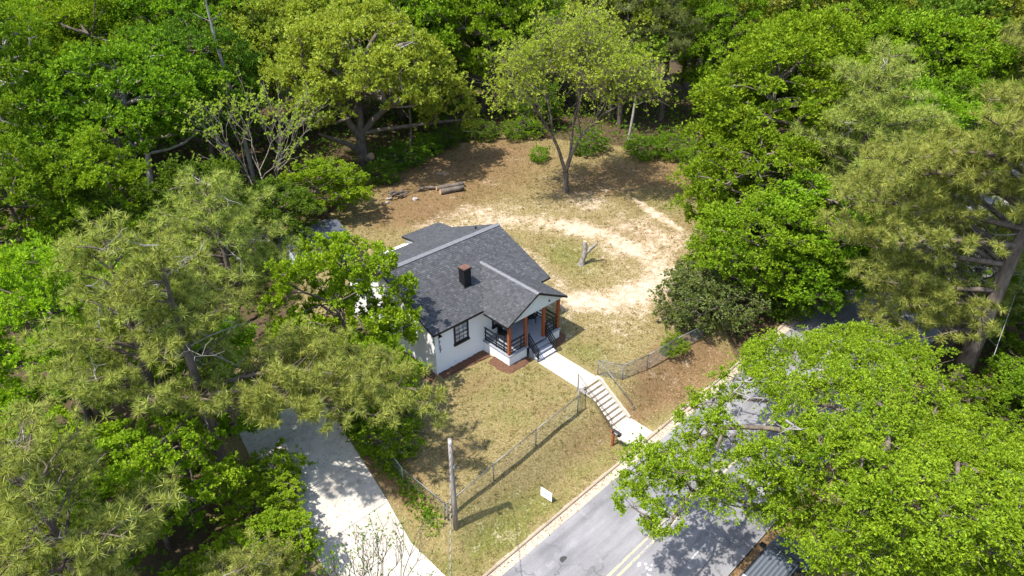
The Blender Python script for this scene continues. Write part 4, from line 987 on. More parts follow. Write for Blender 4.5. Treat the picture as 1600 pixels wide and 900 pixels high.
# ---- the broad oak over the street
OAK_LOBES = [(3.1,-26.8,6.3,0.8), (12.7,-21.2,4.9,1.2), (4.4,-28.0,5.7,0.9), (1.8,-25.6,5.4,1.2), (2.1,-21.7,8.4,0.8), (6.3,-14.4,2.8,0.9), (7.5,-19.6,6.9,1.2), (8.8,-20.2,6.5,1.0), (6.5,-23.7,6.4,1.0), (-2.4,-17.0,4.1,0.8), (2.4,-24.9,2.9,1.1), (0.2,-23.4,3.2,0.8), (-0.8,-16.4,5.1,0.9), (15.9,-17.8,3.8,0.7), (13.0,-26.4,3.7,1.0), (14.3,-24.4,2.9,1.1), (0.9,-22.7,6.3,0.6), (1.1,-24.7,4.9,0.8), (2.0,-21.1,4.1,1.2), (-0.0,-23.0,5.1,0.9), (1.4,-22.1,6.9,0.9), (2.6,-22.6,8.0,0.7), (0.1,-23.5,7.9,1.2), (3.6,-26.7,3.3,0.9), (14.6,-21.7,3.9,0.7), (5.5,-23.8,6.7,0.9), (9.5,-15.7,4.6,0.6), (3.2,-15.7,3.8,1.2), (15.2,-16.9,3.7,1.1), (5.1,-28.4,3.7,0.9), (5.1,-13.9,3.0,0.8), (1.4,-25.4,6.8,0.9), (13.5,-27.3,3.7,1.0), (0.0,-24.1,6.6,0.8), (10.0,-24.9,4.8,1.2), (15.5,-24.7,2.4,0.6), (14.3,-20.8,4.6,0.6), (1.5,-20.0,5.5,0.7), (3.6,-26.3,7.5,1.0), (6.6,-14.9,3.2,0.6), (11.7,-19.9,5.7,1.2), (17.7,-18.0,3.3,0.9), (-0.2,-23.4,7.1,0.7), (0.5,-19.3,5.9,0.8), (1.6,-20.9,6.4,0.9), (0.5,-19.0,6.8,0.7), (2.1,-26.1,6.0,0.7), (13.0,-18.0,4.6,1.1), (14.0,-16.1,3.8,1.0), (1.8,-23.1,7.7,0.8), (11.6,-17.1,4.7,1.1), (8.5,-24.1,5.4,1.2), (10.9,-28.2,3.5,0.9), (-0.2,-23.4,3.9,0.6), (11.9,-24.9,3.8,0.8), (11.4,-14.2,3.3,0.8), (8.8,-14.7,3.9,0.9), (6.1,-22.4,6.9,0.6), (15.1,-26.8,3.0,0.9), (15.0,-15.6,3.3,0.9), (10.4,-23.8,4.6,1.0), (1.5,-21.1,8.5,0.6), (2.2,-20.0,3.2,1.1), (9.6,-21.0,6.1,1.2), (5.7,-28.3,5.2,0.7), (-0.1,-23.9,7.2,0.6), (0.8,-24.4,3.9,0.9), (4.5,-23.6,7.4,0.9), (9.8,-14.9,3.9,1.2), (0.4,-23.4,5.9,1.1), (1.2,-22.5,5.3,0.8), (1.1,-21.9,7.7,0.9), (7.4,-21.8,6.7,1.1), (0.8,-19.7,7.6,0.7), (4.7,-25.0,6.9,0.7), (1.8,-19.6,4.8,0.9), (7.9,-14.4,3.0,1.0), (0.8,-22.6,8.0,0.6), (11.2,-28.7,2.8,0.9), (1.2,-21.7,8.4,0.6), (9.1,-28.7,3.3,1.2), (2.2,-20.1,7.6,0.9), (1.4,-25.7,7.5,0.8), (16.5,-19.7,3.9,1.2), (19.9,-19.1,2.7,0.6), (0.2,-24.5,8.0,1.0), (2.3,-26.5,7.1,1.0), (6.0,-28.7,2.6,0.6), (7.5,-29.1,3.2,0.8), (0.6,-17.1,3.4,1.0), (2.3,-15.8,3.5,1.0), (6.7,-28.1,5.2,1.0), (6.5,-19.3,6.6,0.6), (3.9,-21.6,7.7,1.0), (12.8,-19.0,5.2,1.0), (2.0,-21.2,7.5,1.0), (6.0,-23.1,6.6,0.7), (0.2,-16.7,4.1,0.7), (8.5,-26.0,5.6,1.2), (1.5,-25.3,8.1,0.8), (5.4,-25.1,6.5,0.6), (15.3,-27.9,3.0,0.6), (-0.1,-17.2,5.0,0.7), (0.7,-23.6,7.0,0.9), (6.0,-29.2,3.5,0.8), (2.8,-26.0,5.0,0.9), (6.2,-27.2,6.0,0.6), (1.5,-14.8,3.3,0.7), (2.2,-25.9,7.8,1.0), (3.0,-16.8,5.2,0.8), (10.9,-22.9,4.5,0.7), (-0.1,-24.0,5.7,0.7), (13.5,-25.5,3.5,0.6), (3.8,-25.4,7.2,0.7), (5.0,-28.4,4.7,0.7), (2.1,-24.3,8.1,0.8), (1.2,-22.3,4.2,1.1), (12.0,-23.5,4.0,1.0), (12.0,-27.6,4.1,0.9), (9.9,-18.9,5.6,0.8), (10.7,-26.9,4.6,0.9), (15.7,-20.3,4.3,1.2), (1.1,-19.7,6.8,0.9), (3.1,-19.5,7.7,1.0), (3.9,-22.8,7.7,1.2), (1.4,-21.7,5.3,1.0), (13.8,-18.7,4.9,0.9), (3.3,-23.7,7.3,0.7), (2.3,-21.2,3.2,1.0), (1.1,-19.1,4.6,0.6), (6.5,-26.7,6.5,0.9), (1.3,-21.0,7.4,0.6), (13.7,-17.2,4.3,0.7), (16.0,-15.6,3.1,0.6), (8.4,-15.4,4.5,1.0), (0.9,-24.4,6.5,1.1), (1.4,-20.3,6.0,0.6), (1.1,-16.0,3.9,0.6), (-1.4,-16.2,4.4,1.2), (15.9,-27.7,2.8,0.9), (1.1,-17.3,5.0,0.6), (1.0,-23.0,8.3,0.6), (1.7,-20.4,4.9,0.8), (6.9,-20.5,7.0,0.8), (13.9,-28.4,2.5,0.7), (2.9,-24.9,7.9,0.7), (7.6,-23.7,5.9,0.6), (8.7,-27.3,5.6,0.7), (0.8,-23.9,8.6,1.2), (4.4,-27.7,4.2,1.0), (13.5,-25.0,3.4,0.6), (12.7,-22.5,4.3,0.8), (6.3,-13.6,2.9,0.6), (15.4,-22.7,2.9,0.7), (7.4,-25.6,5.8,0.9), (17.6,-16.9,3.4,0.8), (3.7,-26.6,4.6,1.0), (5.9,-27.9,5.6,0.6), (18.4,-16.6,2.8,0.9), (1.8,-24.3,2.4,0.6), (-2.1,-17.4,3.3,0.8), (2.0,-22.3,7.7,0.7), (8.0,-22.9,5.8,0.6), (3.9,-27.7,6.4,0.9), (8.0,-27.6,5.5,1.0), (3.8,-26.9,5.7,0.6), (12.8,-17.1,4.3,0.9), (6.2,-21.7,7.2,0.7), (16.4,-22.0,2.9,0.6), (5.0,-27.6,6.2,1.0), (-0.6,-14.5,2.9,0.6), (6.1,-28.7,4.2,1.0), (4.7,-26.9,6.7,0.6), (2.0,-25.8,6.8,0.7), (7.3,-24.3,6.0,0.9), (3.2,-27.0,7.3,0.6), (6.7,-25.7,6.4,0.6), (5.8,-26.9,6.9,0.8), (6.0,-17.6,6.2,1.2), (9.6,-18.1,5.7,0.9), (20.0,-17.9,2.6,1.0), (0.7,-14.6,3.2,1.2), (10.5,-20.5,6.0,0.8), (7.7,-28.4,4.5,1.2), (9.3,-23.9,5.0,0.6), (4.6,-27.3,3.6,1.0), (6.8,-24.7,6.3,0.6), (12.3,-14.3,3.1,1.2), (3.4,-22.2,8.1,0.6), (2.8,-21.1,8.0,1.0), (13.3,-13.2,2.4,0.6), (0.4,-18.1,3.9,1.1), (9.5,-20.2,6.4,0.6), (0.9,-21.1,6.8,0.9), (3.0,-24.3,7.8,0.6), (-1.1,-15.3,3.8,0.8), (10.0,-12.9,2.2,0.6), (1.6,-24.3,3.4,0.9), (1.4,-22.7,8.6,0.7), (11.7,-25.8,4.3,0.6), (2.8,-25.6,3.8,1.1), (11.1,-18.0,5.2,0.6), (0.5,-18.4,4.7,0.7), (15.3,-19.3,4.4,0.6), (-2.4,-16.1,4.0,0.8), (2.4,-23.3,8.1,0.9), (8.9,-22.3,5.9,0.6), (7.4,-16.0,5.0,0.7), (9.2,-28.0,4.6,0.9), (17.0,-16.3,3.2,0.8), (12.5,-28.7,2.6,0.7), (3.6,-26.1,2.4,0.6), (5.6,-22.3,7.3,1.0), (10.2,-28.6,3.6,0.9), (-1.5,-17.5,3.2,0.6), (1.0,-20.2,8.0,0.6), (3.8,-16.2,4.4,0.6), (17.0,-27.4,2.2,0.6), (9.4,-26.0,5.1,0.8), (16.8,-18.0,3.6,0.8), (3.8,-27.4,4.7,0.6), (0.7,-22.8,4.3,0.6), (0.5,-17.8,5.2,0.6), (12.3,-15.1,3.7,1.1), (13.9,-26.1,3.4,0.6), (8.3,-18.8,6.0,0.7), (3.7,-24.2,7.6,0.8), (13.9,-14.3,2.6,1.1), (13.3,-22.0,3.8,0.7), (14.4,-17.8,4.2,0.8), (10.6,-17.0,4.7,0.9), (11.5,-13.6,2.9,0.7), (3.2,-16.0,4.7,0.8), (3.6,-19.6,7.2,0.6), (1.1,-23.1,7.8,0.6), (6.3,-20.9,7.2,0.7), (6.9,-18.4,6.1,1.1), (0.8,-17.4,5.5,0.6), (18.0,-20.9,3.3,1.0), (16.2,-14.9,2.6,0.6), (15.3,-24.8,-0.1,0.9), (3.4,-18.0,3.8,0.9), (5.9,-26.2,4.5,0.9), (-3.4,-19.4,-0.1,1.1), (15.3,-24.2,1.4,1.3), (11.7,-15.9,1.4,1.0), (12.6,-27.4,0.4,1.3), (7.9,-30.4,-0.5,0.9), (10.4,-29.3,0.5,1.2), (4.6,-22.1,5.2,1.1), (-1.6,-21.1,1.1,1.0), (7.3,-26.6,3.0,1.1), (6.1,-27.1,2.6,0.9), (3.7,-23.3,4.3,1.3), (11.3,-26.4,1.9,0.9), (7.8,-29.4,0.3,1.1), (-3.7,-22.4,1.6,0.9), (9.9,-26.9,3.7,0.9), (16.3,-22.7,0.6,0.9), (-3.1,-20.3,0.8,1.1), (-0.7,-23.5,2.4,1.0), (5.9,-20.3,5.0,1.3), (8.9,-27.1,2.3,1.2), (12.2,-20.7,2.9,1.0), (7.7,-21.6,5.5,0.8), (8.9,-25.9,3.2,1.2), (1.1,-25.7,3.1,1.1), (7.1,-26.5,4.8,1.0), (4.8,-24.9,5.1,0.8), (-1.4,-26.0,1.2,0.8), (-2.5,-23.2,1.7,0.8), (9.5,-17.3,3.3,1.2), (-1.6,-27.7,-0.7,1.2), (3.5,-28.8,2.2,1.3), (4.3,-29.4,0.5,1.1), (-0.2,-27.3,1.6,1.2)]

ox, oy = 8.4, -24.0; oz = gz1(ox, oy)
lob = [(x-ox, y-oy, max(z, 1.0)-oz, r*1.05) for x, y, z, r in OAK_LOBES]
w_, c_ = lobe_tree(11, [(0,0,-.3),(-.1,.1,1.5),(-.3,.4,3.0),(-.6,.9,5.0),(-.6,1.2,6.6)], lob, 275, 6, .14, .062, .31, .3, 5, .95, .78)
oak = place_tree('street_oak', w_, c_, (ox, oy, oz), 0, 1, 'bark', 'leaf_oak', 'broad oak with bright yellow green leaves spreading over the street')
rg = np.random.default_rng(8)
for (a, b) in (((7.8,-17.6,5.4),(5.4,-15.9,5.3)),((8.6,-18.4,5.6),(6.5,-15.2,4.9)),((2.2,-19.6,8.0),(1.0,-20.6,9.0))):
    dm = MB(); a = np.array(a)-[ox, oy, oz]; b = np.array(b)-[ox, oy, oz]; pts = bent(a, b, rg, 4, .05, .08); dm.tube(pts, [.07, .06, .05, .035, .02], 5, False)
    for _ in range(7):
        q = np.array(pts[rg.integers(1, 5)]); e = q+rg.normal(size=3)*.55; dm.tube([tuple(q), tuple((q+e)/2+rg.normal(size=3)*.1), tuple(e)], [.03, .02, .008], 4, False)
    dm.build('dead_branch', M['dead_twig'], oak, True)


# ---- broadleaf prototypes (near: small leaves; far: larger leaf sprays)
def proto(seed, H, rx, n, r_lo, r_hi, sprigs, n_leaf, L, W, r0, low=-.7, bole=.35, rz_f=.36):
    rz = H*rz_f; zc = H-rz-r_hi*.6
    lobes = crown_lobes(seed, n, rx, rz, zc, r_lo, r_hi, low)
    rg = np.random.default_rng(seed)
    tk = [(0, 0, -.4), (rg.normal()*.1, rg.normal()*.1, H*.15), (rg.normal()*.2, rg.normal()*.2, H*.32), (rg.normal()*.3, rg.normal()*.3, H*.52), (rg.normal()*.3, rg.normal()*.3, H*.72)]
    return lobe_tree(seed, tk, lobes, sprigs, n_leaf, L, W, r0, bole)
FAR = [proto(21, 16, 5.6, 110, .7, 1.6, 72, 5, .31, .16, .30), proto(22, 16, 5.0, 90, .9, 1.9, 60, 5, .34, .18, .30), proto(23, 16, 6.0, 130, .6, 1.4, 85, 5, .28, .15, .32, -.85, .3, .40), proto(24, 17, 4.4, 100, .6, 1.5, 78, 5, .30, .13, .26, -.8, .3, .42), proto(25, 15, 6.4, 120, .7, 1.7, 66, 5, .33, .20, .34, -.6, .3, .33)]
MIDT = [proto(31, 10, 4.0, 90, .5, 1.25, 150, 6, .20, .10, .20, -.8, .3, .40), proto(32, 10, 3.8, 84, .5, 1.3, 150, 6, .20, .105, .20, -.85, .3, .42)]
NEART = [proto(41, 9, 3.1, 74, .5, .95, 230, 6, .175, .10, .14, -.85, .3, .42)]
BUSH = [proto(51, 3.2, 1.9, 48, .45, .8, 150, 6, .15, .075, .07, -.95, .15, .48), proto(52, 3.2, 2.0, 48, .45, .8, 150, 6, .14, .08, .07, -.95, .15, .48)]

# ---- sparse, budding trees: branching skeleton with tufts at the twig ends
def sparse_tree(seed, H, splits, spread, r0, tuft_n, tuft_leaf, L, W, bole=1.5, lean=(0, 0), tuft_r=.28, levels=5, fill=0.0):
    rng = np.random.default_rng(seed); wood = MB(); ends = []
    def grow(p, d, l, r, lv):
        p = np.array(p); q = p+d*l; mid = (p+q)/2+rng.normal(size=3)*l*.06
        wood.tube([tuple(p), tuple(mid), tuple(q)], [r, r*.85, r*.68], 6 if lv < 2 else 4, False)
        if lv >= levels-2 and rng.random() < .8: ends.append((mid, d))
        if fill and lv >= 2:
            for _ in range(int(rng.poisson(fill))):
                e = p+(q-p)*rng.random()+rng.normal(size=3)*np.array([.95, .95, .6]); wood.tube([tuple((p+q)/2), tuple(e)], [r*.25, .01], 3, False); ends.append((e, unit(e-p)))
        if lv >= levels: ends.append((q, d)); return
        k = splits[min(lv, len(splits)-1)]
        for i in range(k):
            a = rng.uniform(0, 2*math.pi); nd = unit(d + spread*(rand_unit(rng, 1)[0]*.7 + np.array([math.cos(a), math.sin(a), 0])*.6) + np.array([0, 0, .12]))
            grow(q, nd, l*rng.uniform(.62, .86), r*.62, lv+1)
    wood.tube([(0, 0, -.3), (0, 0, 0), (lean[0]*.5, lean[1]*.5, bole*.5), (lean[0], lean[1], bole)], [r0*1.4, r0*1.15, r0, r0*.95], 9, False)
    for i in range(splits[0]):
        a = 2*math.pi*i/splits[0]+rng.uniform(-.4, .4); nd = unit(np.array([math.cos(a)*spread*.72, math.sin(a)*spread*.72, 1.0]))
        grow((lean[0], lean[1], bole-.05), nd, (H-bole)*.30, r0*.62, 1)
    P = []; A = []
    for q, d in ends:
        n = tuft_n; off = rand_unit(rng, n)*tuft_r*rng.uniform(.2, 1, (n, 1)); P.append(q+off); A.append(unit(off+d*.3+np.array([0, 0, .15])))
    P = np.concatenate(P); A = np.concatenate(A)
    LV = sprig_leaves(P, A, tuft_leaf, L, W, rng, .9)
    return make_mesh('trunk', wood.V, wood.F, True), make_mesh('crown', LV, quads(LV))
w_, c_ = sparse_tree(61, 13.2, [3, 3, 3, 3, 3, 3], .56, .25, 2, 5, .20, .105, 1.7, (.1, .1), .32, 6, 2.5)
place_tree('budding_tree', w_, c_, (25.6, 13.3, gz1(25.6, 13.3)), .5, (1.1, 1.1, 1.16), 'bark', 'leaf_lime', 'tree with three rising limbs and airy lime green leaves in the back yard')
w_, c_ = sparse_tree(66, 10.5, [5, 3, 3, 2, 2], .66, .11, 3, 5, .14, .08, .5, (0, 0), .15, 5)
place_tree('budding_tree', w_, c_, (3.0, 27.0, gz1(3, 27)), 0, 1.2, 'bark_twig', 'leaf_lime', 'nearly bare pale branched tree with small lime tufts left of the yard')
w_, c_ = sparse_tree(67, 5.5, [4, 3, 3, 2], .75, .07, 2, 4, .2, .1, .3, (0, 0), .16, 4)
place_tree('budding_tree', w_, c_, (7.2, 27.5, gz1(7.2, 27.5)), 1, 1.0, 'bark_pale', 'leaf_lime', 'thin pale sapling with crooked bare branches beside the big oak trunk')
w_, c_ = sparse_tree(68, 9.5, [4, 4, 3, 3, 2], .55, .10, 1, 2, .15, .07, 2.5, (0, 0), .1, 5)
place_tree('twiggy_tree', w_, c_, (-12.6, -11.9, gz1(-12.6, -11.9)), 0, .93, 'bark_pine', 'leaf_dark', 'dark twiggy treetop poking up over the near end of the driveway')

# ---- pines
def pine(seed, H, r0, limbs, tuft_L=.30, needles=30, n_random=0, reach=4.5, low=.35, step=.26, dead=10, flat=.35):
    """limbs: explicit (height, azimuth, length, rise); further whorls are random. needles radiate in tufts at branchlet ends"""
    rng = np.random.default_rng(seed); wood = MB(); deadw = MB(); P = []; A = []
    wood.tube([(0, 0, -.4), (rng.normal()*.08, rng.normal()*.08, H*.3), (rng.normal()*.15, rng.normal()*.15, H*.65), (0, 0, H-.2)], [r0*1.2, r0*.9, r0*.55, .03], 10, False)
    L_ = list(limbs)
    for i in range(n_random):
        t = low+(1-low)*(i+rng.random())/n_random; h = H*t
        prof = math.sin(min(1, (1-t)/(1-low)*1.15+.12)*math.pi*.5)
        L_.append((h, rng.uniform(0, 2*math.pi), reach*(prof*.9+.1)*rng.uniform(.65, 1.1), rng.uniform(.18, .62)))
    for (h, az, l, rise) in L_:
        d = np.array([math.cos(az), math.sin(az), rise]); a = np.array([0, 0, h]); b = a+d*l
        pts = bent(a, b, rng, 5, .06, .06); ra = max(.025, min(r0*.42, .022*l+.02))
        wood.tube(pts, [ra, ra*.85, ra*.7, ra*.5, ra*.35, ra*.2], 5, False); pts = [np.array(q) for q in pts]
        s = l*.2
        while s < l:
            k = s/l*5; i = min(int(k), 4); q = pts[i]+(pts[i+1]-pts[i])*(k-i)
            bl = (l*.30)*(1.15-s/l)+.25+.3*rng.random()
            for sg in (-1, 1):
                if rng.random() < .12: continue
                ang = az+sg*rng.uniform(.5, 1.25); e = q+np.array([math.cos(ang), math.sin(ang), rng.uniform(.15, .8)])*bl
                wood.tube([tuple(q), tuple((q+e)/2+rng.normal(size=3)*.05), tuple(e)], [ra*.3+.006, .012, .006], 4, False)
                m = int(bl/step)+1
                for j in range(m):
                    tt = 1-j*.8/max(1, m)*rng.uniform(.7, 1); g = q+(e-q)*tt+rng.normal(size=3)*flat*.35
                    P.append(g); A.append(unit(e-q+np.array([0, 0, .5])*bl))
            s += step*rng.uniform(.9, 1.5)
        P.append(b); A.append(unit(d+np.array([0, 0, .4])))
    for i in range(5): P.append(np.array([0, 0, H-.3*i])+rng.normal(size=3)*.1); A.append(np.array([0, 0, 1.0]))
    for i in range(dead):
        h = H*rng.uniform(low*.5, .75); az = rng.uniform(0, 2*math.pi); l = rng.uniform(1.2, 3.2); a = np.array([0, 0, h]); b = a+np.array([math.cos(az), math.sin(az), rng.uniform(-.2, .2)])*l
        if L_ and rng.random() < .75:
            q = L_[rng.integers(0, len(L_))]; a = np.array([math.cos(q[1]), math.sin(q[1]), q[3]])*q[2]*rng.uniform(.3, .7)+np.array([0, 0, q[0]]); b = a+rng.normal(size=3)*np.array([1, 1, .35])*1.0
        pts = bent(a, b, rng, 3, -.05, .12); deadw.tube(pts, [.035, .028, .02, .008], 4, False)
        for _ in range(5):
            q = np.array(pts[rng.integers(1, 4)]); e = q+rng.normal(size=3)*.35; deadw.tube([tuple(q), tuple((q+e)/2+rng.normal(size=3)*.06), tuple(e)], [.016, .012, .005], 3, False)
    P = np.array(P); A = np.array([np.asarray(a).ravel() for a in A]); m = len(P)
    PP = np.repeat(P, needles, 0); AA = np.repeat(A, needles, 0)
    d = unit(AA*.55+rand_unit(rng, m*needles)*1.0); l = tuft_L*rng.uniform(.7, 1.25, (m*needles, 1)); s = unit(np.cross(d, rand_unit(rng, m*needles)))*(.0165*tuft_L/.3)
    V = np.stack([PP+s*.8, PP-s*.8, PP+d*l], 1).reshape(-1, 3)
    # pale candles on the sunlit tops
    pick = rng.random(m) < .16; CP = P[pick]+A[pick]*.05; n = len(CP); CV = []
    sd = unit(np.cross(A[pick], rand_unit(rng, n)))*.022
    CV = np.stack([CP+sd, CP-sd, CP+A[pick]*.17+rng.normal(size=(n, 3))*.02], 1).reshape(-1, 3)
    return (make_mesh('trunk', wood.V, wood.F, True), make_mesh('crown', V, tris(V)), make_mesh('dead_branch', deadw.V, deadw.F, True) if dead else None, make_mesh('candles', CV, tris(CV)))
def place_pine(meshes, loc, rz, sc, label, leaf='needle', group=None, name='pine_tree'):
    o = place_tree(name, meshes[0], meshes[1], loc, rz, sc, 'bark_pine', leaf, label, 'tree', group)
    if meshes[2]: link_mesh('dead_branches', meshes[2], M['dead_twig'], o)['kind'] = 'stuff'
    if leaf == 'needle':
        c = link_mesh('candles', meshes[3], M['candle'], o); c['kind'] = 'stuff'
    return o
PD_ = pine(71, 13.0, .30, [(4.4, -.72, 11.0, -.05), (4.9, -.58, 10.2, -.04), (5.2, -.86, 9.0, -.02), (5.0, -.44, 8.6, -.02), (5.8, -.68, 8.0, .0), (5.6, -1.0, 6.5, .0)], .37, 46, 10, 3.0, .56, .40, 30)
place_pine(PD_, (-12.8, .6, gz1(-12.8, .6)), 0, 1, 'leaning limbed pine reaching over the driveway toward the wooden pole')
PA_ = pine(72, 12.5, .24, [], .37, 46, 46, 3.7, .28, .40, 14)
place_pine(PA_, (-8.2, 7.4, gz1(-8.2, 7.4)), 0, 1, 'pine with rounded top below the nearly bare tree')
PB_ = pine(73, 13.2, .26, [], .38, 46, 46, 3.9, .26, .41, 10)
place_pine(PB_, (-14.2, 2.4, gz1(-14.2, 2.4)), 0, 1, 'pine with pale candle tipped top beside the bright left maple')
place_pine(PB_, (-19.7, -4.6, gz1(-19.7, -4.6)), 2.1, .92, 'pine filling the lower left corner of the wood')
place_pine(PA_, (-15.6, -8.4, gz1(-15.6, -8.4)), 1.2, (.72, .72, .5), 'low pine over the bare soil left of the driveway')
PR_ = pine(74, 19.5, .46, [(5.2, 2.35, 5.5, .25), (6.4, 1.75, 8.8, .10), (7.8, 1.45, 8.6, .08), (8.4, 1.95, 9.4, .06), (9.6, 2.5, 7.5, .06), (9.2, 1.65, 9.4, .06), (10.6, 2.05, 9, .05), (11.5, 1.5, 8.0, .08), (12.4, 2.3, 7.6, .05), (10.2, 1.15, 7.5, .1), (11.9, 1.8, 8.4, .1), (13, 2.2, 7, .1), (8.2, 1.2, 7.0, .1), (5.5, 1.95, 5.8, .0), (6.1, 2.5, 5.2, .0), (5.9, 1.45, 6.4, .0), (6.8, 2.15, 7.2, -.02), (4.7, 2.25, 5.5, .02), (4.9, 1.7, 6.2, .0), (3.9, 2.0, 6.0, -.03), (4.1, 2.45, 5.5, -.02), (4.0, 1.6, 6.0, -.03), (4.4, 2.7, 4.8, 0)], .40, 44, 34, 5.6, .55, .38, 20)
place_pine(PR_, (23.0, -21.6, gz1(23, -21.6)), 0, 1, 'tall thick trunked pine at the right edge with limbs over the street')
place_pine(PA_, (26.2, -20.0, gz1(26.2, -20.0)), 4.0, (.95, .95, .82), 'shorter pine by the far kerb right behind the thick pine trunk')
place_pine(PA_, (33.0, -9.2, gz1(33, -9.2)), 1.9, (1.3, 1.3, 1.22), 'pine on the house side of the street behind the right hand pine')
place_pine(PB_, (27.5, -27.5, gz1(27.5, -27.5)), .8, (.9, .9, .75), 'lower pine at the right edge beneath the thick pine trunk')
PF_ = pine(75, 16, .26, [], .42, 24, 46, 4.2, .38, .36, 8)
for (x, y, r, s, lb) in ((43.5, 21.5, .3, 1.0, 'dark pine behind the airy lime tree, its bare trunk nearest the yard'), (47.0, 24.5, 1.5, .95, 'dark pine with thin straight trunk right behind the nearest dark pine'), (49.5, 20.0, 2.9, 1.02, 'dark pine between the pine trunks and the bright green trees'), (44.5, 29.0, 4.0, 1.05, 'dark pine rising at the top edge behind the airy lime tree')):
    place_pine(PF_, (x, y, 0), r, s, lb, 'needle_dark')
place_pine(PB_, (60, -13.5, -.2), 2.6, (1.25, 1.25, 1.35), 'distant pine in the top right corner behind the thick pine')

# ---- the old yellow green oak at the back, with a sawn limb
yl = crown_lobes(81, 120, 8.2, 5.0, 10.2, .9, 1.7, -.62, (.6, -.4)) + [(6.0,-4.0,5.4,1.5),(7.2,-3.4,4.6,1.2),(7.8,-2.6,6.2,1.4),(6.6,-3.2,3.6,1.0),(-5.5,-2.5,6.2,1.4),(-6.5,-1.0,7.2,1.4),(8.0,-6.2,6.5,1.4),(8.6,-6.8,5.2,1.2),(7.2,-6.6,8.0,1.5),(6.4,-6.0,9.6,1.5),(8.2,-7.4,4.0,1.0),(5.0,-6.0,11.0,1.5)]
w_, c_ = lobe_tree(81, [(0,0,-.4),(.1,0,1.4),(.1,.05,3.2),(.35,.1,5.2),(.2,.2,7.5)], yl, 50, 5, .40, .19, .62, .42, 3)
yo = place_tree('old_oak', w_, c_, (15.7, 32.4, 0), 0, 1, 'bark', 'leaf_yellow', 'large old oak with yellow green crown and a sawn lower limb')
for pts_, rr_ in (([(.1,0,3.0),(1.3,-.8,4.6),(2.8,-1.6,5.9),(4.6,-2.6,7.0)], [.40,.33,.26,.16]), ([(0,0,2.8),(-1.0,.1,4.6),(-1.8,.2,6.6),(-2.6,.2,8.8)], [.42,.34,.27,.18]), ([(-.1,0,1.2),(-1.4,-.4,2.5),(-3.4,-.8,3.7),(-5.2,-1.4,4.8)], [.34,.28,.2,.12])):
    MB().tube(pts_, rr_, 8, False).build('limb', M['bark'], yo, True)
MB().tube([(0,-.1,.5),(.3,-.7,.85),(.45,-1.05,1.0)], [.5,.46,.44], 10).build('sawn_limb', M['bark'], yo, True)
MB().tube([(.452,-1.055,1.002),(.458,-1.07,1.007)], .39, 12).build('cut_face', M['cut_wood'], yo)
rg = np.random.default_rng(3)
for (a, b) in (((-1.0,-5.2,11.5),(3.0,-6.4,12.8)),((0.5,-5.8,12.0),(4.0,-6.0,11.6))):
    dd = MB(); pts = bent(a, b, rg, 4, .05, .08); dd.tube(pts, [.13,.11,.08,.06,.03], 5, False)
    for _ in range(6):
        q = np.array(pts[rg.integers(1, 5)]); e = q+rg.normal(size=3)*np.array([.7,.4,.5]); dd.tube([tuple(q), tuple(e)], [.045, .015], 4, False)
    dd.build('dead_branch', M['dead_twig'], yo, True)

